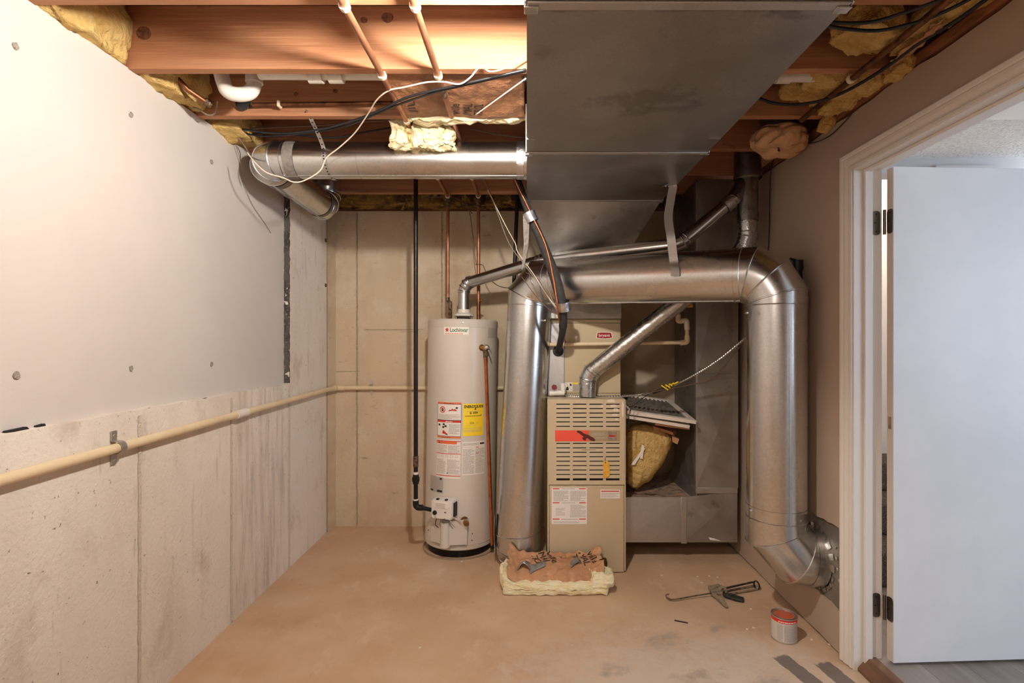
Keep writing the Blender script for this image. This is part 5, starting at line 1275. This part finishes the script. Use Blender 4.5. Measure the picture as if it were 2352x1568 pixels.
# ---- refrigerant line set
ls = thing('refrigerant_line_set', 'black foam insulated line with a bare copper line taped beside it', 'pipe', P(1290, 740, 2.95))
lp_ = spline([P(1172, 365, 2.86), P(1190, 418, 2.87), P(1216, 490, 2.885), P(1250, 570, 2.90), P(1276, 640, 2.91), P(1290, 700, 2.92), P(1293, 750, 3.0), P(1287, 785, 3.15), P(1282, 806, 3.295)], 8)
rl = []
for i in range(len(lp_)):
    t = i / (len(lp_) - 1); rl.append(.021 + .010 * max(0, 1 - abs(t - .52) / .3) - (.002 if t > .75 else 0))
MB().tube(lp_, rl, 18).build('foam_sleeve', 'foam_black', ls, angle=180)
cl_ = spline([P(1168, 365, 2.82), P(1183, 412, 2.82), P(1222, 495, 2.845), P(1254, 565, 2.855), P(1271, 640, 2.86), P(1280, 700, 2.87), P(1284, 732, 2.93), P(1292, 765, 3.1), P(1299, 786, 3.27)], 8)
MB().tube(cl_, .0052, 10).build('copper_line', 'copper_bright', ls, angle=180)
def foil_wrap(px, py, d, r, w_, dirv):
    c = P(px, py, d); return band(c, dirv, r, w_, 20)
foil_wrap(1219, 498, 2.875, .036, .055, P(1250, 570, 2.90) - P(1216, 490, 2.885)).build('foil_wrap', 'foil_tape', ls, thick=.001)
foil_wrap(1294, 702, 2.915, .040, .052, P(1293, 735, 2.97) - P(1284, 672, 2.91)).build('foil_wrap', 'foil_tape', ls, thick=.001)
MB().add([P(1201, 496, 2.86), P(1216, 494, 2.86), P(1214, 560, 2.88), P(1203, 560, 2.88), P(1204, 612, 2.9), P(1198, 620, 2.9)], [(0, 1, 2, 3), (3, 2, 4, 5)]).build('tape_tail', 'grey_tape', ls, thick=.001)
wires = [([P(1108, 405, 3.0), P(1125, 440, 3.0), P(1143, 490, 2.99), P(1170, 560, 2.97), P(1208, 612, 2.94), P(1240, 655, 2.92), P(1270, 700, 2.91), P(1284, 716, 2.9)], 'wire_grey'),
         ([P(1120, 435, 3.0), P(1141, 478, 2.985), P(1165, 525, 2.97), P(1184, 560, 2.95), P(1190, 580, 2.95), P(1226, 630, 2.93), P(1252, 672, 2.92), P(1282, 712, 2.9)], 'wire_white'),
         ([P(1258, 600, 2.95), P(1257, 640, 2.94), P(1265, 680, 2.92), P(1279, 708, 2.9)], 'wire_grey'),
         ([P(1208, 626, 2.97), P(1235, 640, 2.95), P(1255, 675, 2.93), P(1280, 710, 2.9)], 'wire_brown'),
         ([P(1198, 635, 2.98), P(1225, 672, 2.96), P(1255, 705, 2.94), P(1280, 722, 2.91)], 'wire_brown')]
for k, (pp, m_) in enumerate(wires):
    MB().tube(spline(pp, 6), .0025, 6).build('control_wire', m_, ls, angle=180)
bw = thing('bell_wire', 'thin brown wire dangling in front of the back wall by the copper pipe', 'wire', P(1078, 480, 3.6))
MB().tube(spline([P(1062, 452, 3.60), P(1078, 485, 3.62), P(1086, 540, 3.62), P(1091, 590, 3.63), P(1098, 620, 3.63)], 6), .0025, 6).build('wire', 'wire_brown', bw)

# ---- loose wires and cables under the joists
def cable(name, pts, r, m, label, cat='cable'):
    pts = [Vector(p) for p in pts]
    o = MB().tube(spline(pts, 7), r, 8).build(name, m, None, angle=180, origin=pts[0]); tag(o, label, cat); return o
cable('thermostat_wire', [P(1208, 127, 1.90), P(1160, 156, 1.90), P(1125, 164, 1.90), P(1104, 152, 1.92), P(1080, 178, 1.94), P(1055, 193, 1.97), P(1020, 188, 1.98), P(980, 189, 2.0), P(930, 200, 2.04), P(893, 208, 2.07), P(865, 230, 2.14), P(845, 262, 2.24), P(815, 305, 2.36), P(780, 338, 2.43), P(750, 362, 2.46), P(735, 392, 2.47), P(700, 414, 2.46), P(675, 418, 2.44), P(650, 408, 2.43), P(612, 396, 2.41), P(585, 372, 2.40), P(568, 350, 2.42)], .0030, 'wire_white', 'long cream thermostat wire looping from the trunk across the branch duct', 'wire')
cable('short_white_wire', [P(1208, 180, 1.95), P(1150, 222, 2.08), P(1092, 264, 2.24)], .0026, 'wire_white', 'short cream wire slanting from the trunk to the torn wool', 'wire')
cable('black_cable', [P(1208, 160, 1.93), P(1120, 180, 1.955), P(1040, 198, 1.99), P(940, 222, 2.07), P(880, 250, 2.18), P(820, 274, 2.30), P(740, 296, 2.40), P(650, 306, 2.47), P(580, 300, 2.52), P(530, 292, 2.56)], .0050, 'cable_black', 'black cable running from the trunk under the kraft paper to the left wall')
cable('black_cable', [P(1208, 164, 1.94), P(1110, 186, 1.97), P(1000, 212, 2.03), P(900, 246, 2.16), P(800, 288, 2.36), P(700, 306, 2.48), P(600, 312, 2.55), P(530, 298, 2.58)], .0042, 'cable_black', 'second black cable hanging just under the first in the same bay')
cable('brown_cable', [P(930, 275, 2.52), P(850, 278, 2.52), P(760, 286, 2.54), P(650, 292, 2.55), P(530, 296, 2.60)], .0040, 'wire_brown', 'brown cable stretched behind the perforated strap')
cable('dark_cable', [P(905, 292, 2.62), P(830, 305, 2.62), P(760, 316, 2.62), P(640, 306, 2.62), P(560, 308, 2.62)], .0045, 'cable_black', 'dark cable sagging above the branch duct')
cable('grey_wire', [P(1206, 316, 2.66), P(1140, 308, 2.66), P(1075, 294, 2.66)], .0028, 'wire_grey', 'thin grey wire in the dark bay beside the trunk', 'wire')
cable('wall_wire', [P(532, 300, F * 1.46 / 678), P(545, 345, F * 1.462 / 665), P(552, 372, F * 1.465 / 658), P(560, 420, F * 1.47 / 650), P(580, 470, F * 1.474 / 630), P(610, 515, F * 1.475 / 600), P(622, 535, F * 1.476 / 588)], .0014, 'wire_grey', 'very thin grey wire hanging down the white drywall', 'wire')
cable('corner_cable', [P(530, 296, F * 1.45 / 680), P(548, 316, F * 1.42 / 662), P(566, 342, F * 1.41 / 644), P(585, 370, 2.52), P(600, 385, 2.50)], .0030, 'wire_grey', 'grey cable bending down behind the branch duct elbow')
cable('joist_cable', [P(770, 470, 3.7), P(870, 470, 3.66), P(950, 462, 3.64), P(985, 454, 3.64), P(1050, 456, 3.66), P(1085, 490, 3.72)], .0028, 'wire_brown', 'thin brown wire strung along the dirty wool over the back wall', 'wire')
cable('ceiling_cable', [PZ(1870, 50, 2.385), PZ(1990, 52, 2.375), PZ(2080, 28, 2.37), PZ(2170, -4, 2.37), PZ(2260, -40, 2.37)], .0055, 'cable_black', 'upper black cable crossing the joists from trunk to right wall')
cable('ceiling_cable', [PZ(1870, 54, 2.38), PZ(1940, 66, 2.372), PZ(2020, 70, 2.365), PZ(2110, 50, 2.36), PZ(2180, 22, 2.36), PZ(2260, -20, 2.36)], .0055, 'cable_black', 'lower black cable sagging across the joists by the torn wool')
cable('wall_top_cable', [PZ(1735, 222, 2.378), PZ(1775, 236, 2.366), PZ(1830, 240, 2.36), PZ(1890, 230, 2.356), PZ(1950, 206, 2.352), PZ(2030, 158, 2.35), PZ(2110, 100, 2.35), PZ(2200, 45, 2.352), PZ(2290, -20, 2.352)], .0062, 'cable_black', 'long black cable running along the top of the right wall')
cable('wall_drop_wire', [P(1790, 335, 2.69), P(1772, 385, 2.88), P(1768, 450, 2.955), P(1767, 520, 2.955), P(1764, 580, 2.97)], .0024, 'cable_black', 'thin black wire hanging down the right wall behind the flue', 'wire')
cable('wall_edge_wire', [PX(1956, 262, 1.36), PX(1930, 290, 1.36), PX(1905, 312, 1.36), PX(1875, 326, 1.36), PX(1850, 330, 1.36)], .0022, 'cable_black', 'thin black wire drooping on the right wall beside the cloth', 'wire')

# ================================================================== WOOL IN THE CEILING
def wool(name, label, parts, m='wool_yellow', loc=None):
    t = thing(name, label, 'insulation', loc or parts[0][0])
    for k, (c, dims, rot, amp) in enumerate(parts):
        fluff('wool', m, c, dims, t, rot=rot, amp=amp, freq=9, n=13, seed=k + 2, roundness=.3)
    return t
wool('wool_batt', 'yellow wool batt stuffed over the drywall in the near joist bay', [((-1.585, 1.752, 2.500), (.29, .39, .235), (0, 0, .10), .022)])
wool('wool_batt', 'yellow wool batt over the drywall in the bay with the drain trap', [((-1.56, 2.165, 2.480), (.32, .35, .20), (0, 0, -.1), .024)])
wool('wool_batt', 'scrap of yellow wool over the drywall beside the cables', [((-1.50, 2.62, 2.46), (.26, .30, .16), (0, 0, .1), .02)])
wool('wool_batt', 'dirty dark wool packed along the top of the back wall', [((x, 3.79, 2.455), (.62, .20, .215), (0, 0, 0), .02) for x in (-1.15, -.58, 0.0)], 'wool_dirty')
# torn kraft-faced batt beside the trunk
kb = thing('torn_kraft_batt', 'brown paper faced batt between joists, torn open beside the trunk duct', 'insulation', (-.27, 2.17, 2.39))
def kpaper(u, v):
    x = -.555 + u * .545; y = 1.995 + v * .335
    z = 2.412 - .030 * sin(v * pi * .5) + .012 * noise.noise(Vector((x * 9, y * 7, 1))) + .006 * noise.noise(Vector((x * 25, y * 14, 4)))
    if u < .06: x += .03 * noise.noise(Vector((y * 18, 2, 2)))
    return (x, y + .01 * noise.noise(Vector((x * 14, 5, v))), min(z, 2.42) - .01 * v)
MB().grid(kpaper, 40, 22).build('kraft_facing', 'kraft_ceiling', kb, angle=180, thick=.001)
fluff('wool', 'wool_pale', (-.27, 2.362, 2.383), (.53, .05, .045), kb, amp=.018, freq=16, n=18, seed=3)
fluff('wool', 'wool_pale', (-.445, 2.47, 2.345), (.20, .10, .115), kb, rot=(.15, 0, .05), amp=.026, freq=16, n=22, seed=4)
fluff('wool', 'wool_pale', (-.59, 2.46, 2.345), (.075, .10, .12), kb, rot=(.1, .15, 0), amp=.02, freq=18, n=16, seed=5)
fluff('wool', 'wool_pale', (-.27, 2.18, 2.52), (.54, .33, .17), kb, amp=.012, freq=8, n=10, seed=6)
def flat_text(s, org, ux, uy, w_, h_, name, parent, m='ink_black', lift=Vector((0, 0, 0)), conform=None):
    vs, fs, x0, x1, y0, y1 = text_geo(s)
    pts = []
    for v in vs:
        p = Vector(org) + Vector(ux) * ((v.x - x0) / (x1 - x0) * w_) + Vector(uy) * ((v.y - y0) / (y1 - y0) * h_)
        if conform: p = conform(p)
        pts.append(p + lift)
    return MB().add(pts, fs).build(name, m, parent, smooth=False)
def on_kraft(p):
    u = (p.x + .555) / .545; v = (p.y - 1.995) / .335
    q = Vector(kpaper(min(max(u, .07), 1), min(max(v, 0), 1))); return Vector((p.x, p.y, q.z - .003))
for s_, px, py in (('ville', 1040, 255), ('MAL', 1068, 256), ('TROL', 1093, 256), ('JIL', 945, 250)):
    p = PZ(px, py, 2.385); wlen = .085
    flat_text(s_, p + Vector((.03, 0, 0)), (.12, -.98, 0), (-.98, -.12, 0), wlen, .04, 'print', kb, 'ink_black', conform=on_kraft)

# ragged wool over the right wall
wool('wool_batt', 'torn yellow wool hanging over the right wall where the copper pipe is clipped', [((1.26, 2.155, 2.455), (.30, .28, .13), (.1, .1, .1), .03), ((1.335, 2.25, 2.400), (.12, .14, .06), (0, .2, 0), .02), ((1.325, 2.06, 2.405), (.12, .13, .07), (0, .2, 0), .02)])
wool('wool_batt', 'torn yellow wool draped over the copper pipe under the black cables', [((1.185, 1.80, 2.455), (.20, .17, .11), (.1, .1, .4), .034), ((1.30, 1.70, 2.415), (.10, .30, .07), (0, .1, -.08), .022)])
wool('wool_batt', 'frayed strip of yellow wool along the top of the right wall', [((1.352, 1.90, 2.362), (.05, .11, .05), (0, .2, 0), .016), ((1.352, 1.46, 2.41), (.12, .24, .08), (0, .2, 0), .025), ((1.34, 1.22, 2.43), (.16, .20, .09), (0, .1, 0), .025), ((1.345, 2.36, 2.355), (.05, .06, .05), (0, .2, 0), .014)])
kp = MB().grid(lambda u, v: PZ(2045 + 120 * u + 8 * noise.noise(Vector((u * 6, v * 4, 0))), 140 - 95 * u + 22 * v + 6 * noise.noise(Vector((u * 9, v * 4, 3))), 2.352 + .01 * noise.noise(Vector((u * 7, v * 7, 2)))), 18, 5).build('torn_facing', 'kraft', None, angle=180, thick=.002, origin=PZ(2100, 110, 2.35))
tag(kp, 'torn strip of brown facing paper along the top of the right wall', 'paper')
kp2 = MB().grid(lambda u, v: PZ(1945 + 62 * u, 102 + 12 * u + (18 - 6 * u) * v, 2.44 - .03 * v + .01 * noise.noise(Vector((u * 6, v * 5, 9)))), 10, 5).build('hanging_facing', 'kraft', None, angle=180, thick=.002, origin=PZ(1970, 115, 2.42))
tag(kp2, 'brown facing paper flap hanging from the joist by the torn wool', 'paper')

# ================================================================== ON THE FLOOR
fb = thing('floor_wool_batt', 'brown paper faced wool batt lying on the floor before the furnace', 'insulation', (.16, 2.95, 0))
def batt_warp(p, q):
    lift = .05 * max(0, (-p.x - .22) / .08) ** 1.3 if p.x < -.22 else 0
    z = p.z + (lift if q.z > 0 else 0)
    if q.z > 0: z += .20 * (p.y + .02) * (1 if p.y > -.06 else .4)
    return (p.x, p.y, max(z, -.036))
fluff('wool', 'wool_pale', (.160, 2.950, .037), (.60, .215, .068), fb, amp=.010, freq=20, n=26, seed=9, roundness=.22, warp=batt_warp)
fluff('wool', 'wool_pale', (.415, 2.92, .070), (.13, .15, .06), fb, amp=.016, freq=16, n=12, seed=10)
def fpaper(u, v):
    x = -.105 + u * .535; y = 2.868 + v * .225
    N_ = lambda a, b, c: noise.noise(Vector((x * a, y * b, c)))
    z = .066 + .058 * v + .012 * sin(v * pi) + .020 * N_(6, 7, 2) + .016 * abs(N_(13, 11, 7)) + .006 * N_(38, 30, 4)
    e = .03 * noise.noise(Vector((u * 9, 1, 1)))
    if v < .14: z -= (.14 - v) * .20; y += e
    if v > .88: z += .03 * (v - .88) / .12 * (.5 + noise.noise(Vector((u * 11, 4, 4)))); y += e
    if u < .12: z += (.12 - u) * .32
    if u > .84: z += (u - .84) * .16 * (1 + 1.5 * noise.noise(Vector((v * 6, 3, 3))))
    return Vector((x + (.05 * noise.noise(Vector((v * 5, 2, 9))) if u < .05 or u > .95 else 0), y, z + .006))
MB().grid(fpaper, 70, 34).build('kraft_facing', 'kraft', fb, angle=180, thick=.0012)
def on_fp(p):
    u = (p.x + .105) / .535; v = (p.y - 2.868) / .225
    return Vector((p.x, p.y, fpaper(min(max(u, .04), .96), min(max(v, 0), 1)).z + .0035))
for grp, (ox, oy, rot) in enumerate(((.02, 3.07, .25), (.255, 3.075, .12))):
    for k, s_ in enumerate(('TROL', 'MAL', 'ville')):
        ux = Vector((sin(rot) * .8 + .12, -cos(rot), 0)).normalized(); uy = Vector((cos(rot), sin(rot), 0))
        flat_text(s_, Vector((ox, oy, .1)) + uy * (.047 * k), ux, uy, .12, .038, 'print', fb, 'ink_black', conform=on_fp)
def strip(pts, w_, name, m, lift=.006):
    pts = [Vector(p) for p in pts]
    MB().grid(lambda u, v: on_fp(spline(pts, 4)[int(u * (len(spline(pts, 4)) - 1))] + Vector((0, (v - .5) * w_, 0))) + Vector((0, 0, lift)), len(pts) * 3, 3).build(name, m, fb, angle=180, thick=.001)
strip([(.015, 2.925, .1), (.06, 2.945, .1), (.105, 2.965, .1)], .040, 'tape_strip', 'grey_tape')
strip([(.245, 2.955, .1), (.275, 2.985, .1), (.30, 3.02, .1)], .045, 'tape_strip', 'grey_tape')
MB().grid(lambda u, v: (-.055 + .075 * u + .02 * v * u, 2.915 + .075 * v, .108 + .042 * sin(u * pi) * (1 - .5 * v) + .01 * noise.noise(Vector((u * 4, v * 4, 2)))), 8, 6).build('foil_curl', 'foil_tape', fb, angle=180, thick=.001)
fluff('dark_wool', 'wool_dirty', (.415, 3.02, .105), (.07, .09, .05), fb, amp=.012, freq=20, n=8, seed=12)  # small darker lump of wool at the back right of the batt

# caulking gun
cg = thing('caulking_gun', 'dusty skeleton caulking gun lying on the floor', 'tool', PF(1660, 1368))
g = lambda px, py, z=.012: PF(px, py, z)
MB().tube(spline([g(1536, 1364, .02), g(1530, 1366, .02), g(1531, 1371), g(1540, 1376), g(1552, 1376), g(1590, 1369, .016), g(1632, 1362, .022), g(1700, 1351, .025)], 6), .0036, 8).build('plunger_rod', 'gun_metal', cg, angle=180)
for a, b in (((1660, 1352, .030), (1730, 1336, .030)), ((1662, 1366, .008), (1740, 1352, .008)), ((1661, 1358, .006), (1736, 1344, .006))):
    MB().bar(g(*a), g(*b), .011, .006).build('cradle_rail', 'gun_black' if a[2] > .02 else 'gun_dust', cg, bevel=.001)
e0, e1 = g(1726, 1337, .034), g(1744, 1354, .005)
cc = (g(1733, 1340, .02) + g(1741, 1352, .012)) / 2
ax = (g(1740, 1352, .008) - g(1662, 1366, .008)).normalized()
MB().rings([ring_at(cc + Vector((0, 0, .006)), ax, .024, 24), ring_at(cc + Vector((0, 0, .006)) + ax * .006, ax, .024, 24), ring_at(cc + Vector((0, 0, .006)) + ax * .006, ax, .018, 24), ring_at(cc + Vector((0, 0, .006)), ax, .018, 24)], closed=True).build('front_ring', 'gun_black', cg)
MB().rings([ring_at(g(1662, 1356, .022), ax, .022, 20), ring_at(g(1662, 1356, .022) + ax * .008, ax, .022, 20)]).build('rear_plate', 'gun_dust', cg)
def plate(poly, z, th, name, m): MB().prism([g(a, b, z) for a, b in poly], (0, 0, th)).build(name, m, cg, bevel=.003)
plate([(1626, 1352), (1650, 1346), (1662, 1354), (1660, 1372), (1666, 1388), (1671, 1396), (1664, 1394), (1645, 1376), (1632, 1366)], .008, .018, 'grip_handle', 'gun_dust')
plate([(1662, 1364), (1690, 1370), (1709, 1376), (1708, 1383), (1690, 1380), (1664, 1372)], .006, .012, 'trigger', 'gun_black')
plate([(1650, 1348), (1658, 1346), (1662, 1352), (1656, 1357), (1650, 1354)], .024, .010, 'release_lever', 'gun_dust')

# paint can
PCc = Vector(((1801 - CX) / F * 2.440, 2.440, 0)); PR = .0560
pcn = thing('paint_can', 'small paint can with a grey label and red band near the doorway', 'paint can', PCc)
L_ = lambda prof, name, m, **k: MB().lathe(prof, PCc, seg=48, caps=False).build(name, m, pcn, **k)
L_([(.0, .0), (0.0541, .0), (0.0565, .002), (0.0565, .005), (0.0546, .006), (0.0546, .1075)], 'can_body', 'screw_metal')
L_([(0.0551, .007), (0.0551, .092)], 'paper_label', 'can_label')
L_([(0.0553, .092), (0.0553, .106)], 'red_band', 'can_red')
L_([(0.0556, .107), (0.0575, .109), (0.0575, .113), (0.0541, .1135), (0.0527, .109), (0.0499, .109), (0.0489, .1125), (0.0451, .1125), (0.0442, .1085), (.0, .1085)], 'rim', 'screw_metal', angle=20)
L_([(0.0437, .1088), (0.0427, .1094), (.0, .1096)], 'lid', 'can_lid')
def csurf(u, v, o):
    t = u / PR; return Vector((PCc.x + (.0554 + o) * sin(t), PCc.y - (.0554 + o) * cos(t), v))
class _S(Sheet):
    def __init__(s): s.S = csurf; s.off = 0; s.pm = {}; s.base = pcn
s = _S(); s.micro(-.055, .012, -.03, .088, 16, 'ink_grey', .4, 61); s.micro(-.024, .012, .045, .088, 20, 'ink_grey', .4, 62); s.rect(-.0285, .009, -.027, .09, 'ink_white'); s.micro(-.05, .096, .05, .102, 1, 'ink_white', .7, 66); s.done()

# crumbs and a splinter
sp_ = MB().bar(PF(1549, 1424, .003), PF(1580, 1430, .003), .006, .004).build('wood_splinter', 'stick', None, origin=PF(1565, 1427))
tag(sp_, 'dark wood splinter on the scuffed floor before the caulking gun', 'debris')
for k, (px, py) in enumerate(((1602, 1324), (1629, 1323), (1648, 1326), (1520, 1322), (1725, 1399), (1716, 1445), (1731, 1442), (1905, 1480), (1865, 1470), (1612, 1339), (1060, 1290), (965, 1488))):
    p = PF(px, py); mb = MB()
    pts = [(p.x + .0065 * cos(a) * (1 + .4 * jit(a, 1.2, k)), p.y + .0065 * sin(a) * (1 + .4 * jit(a, 1.9, k)), 0) for a in [2 * pi * i / 7 for i in range(7)]]
    o = mb.prism(pts, (0, 0, .004)).build('plaster_crumb', 'crumb', None, bevel=.001, origin=p)
    tag(o, 'tiny pale plaster crumb on the tan floor', 'debris', 'plaster crumbs scattered on the floor')
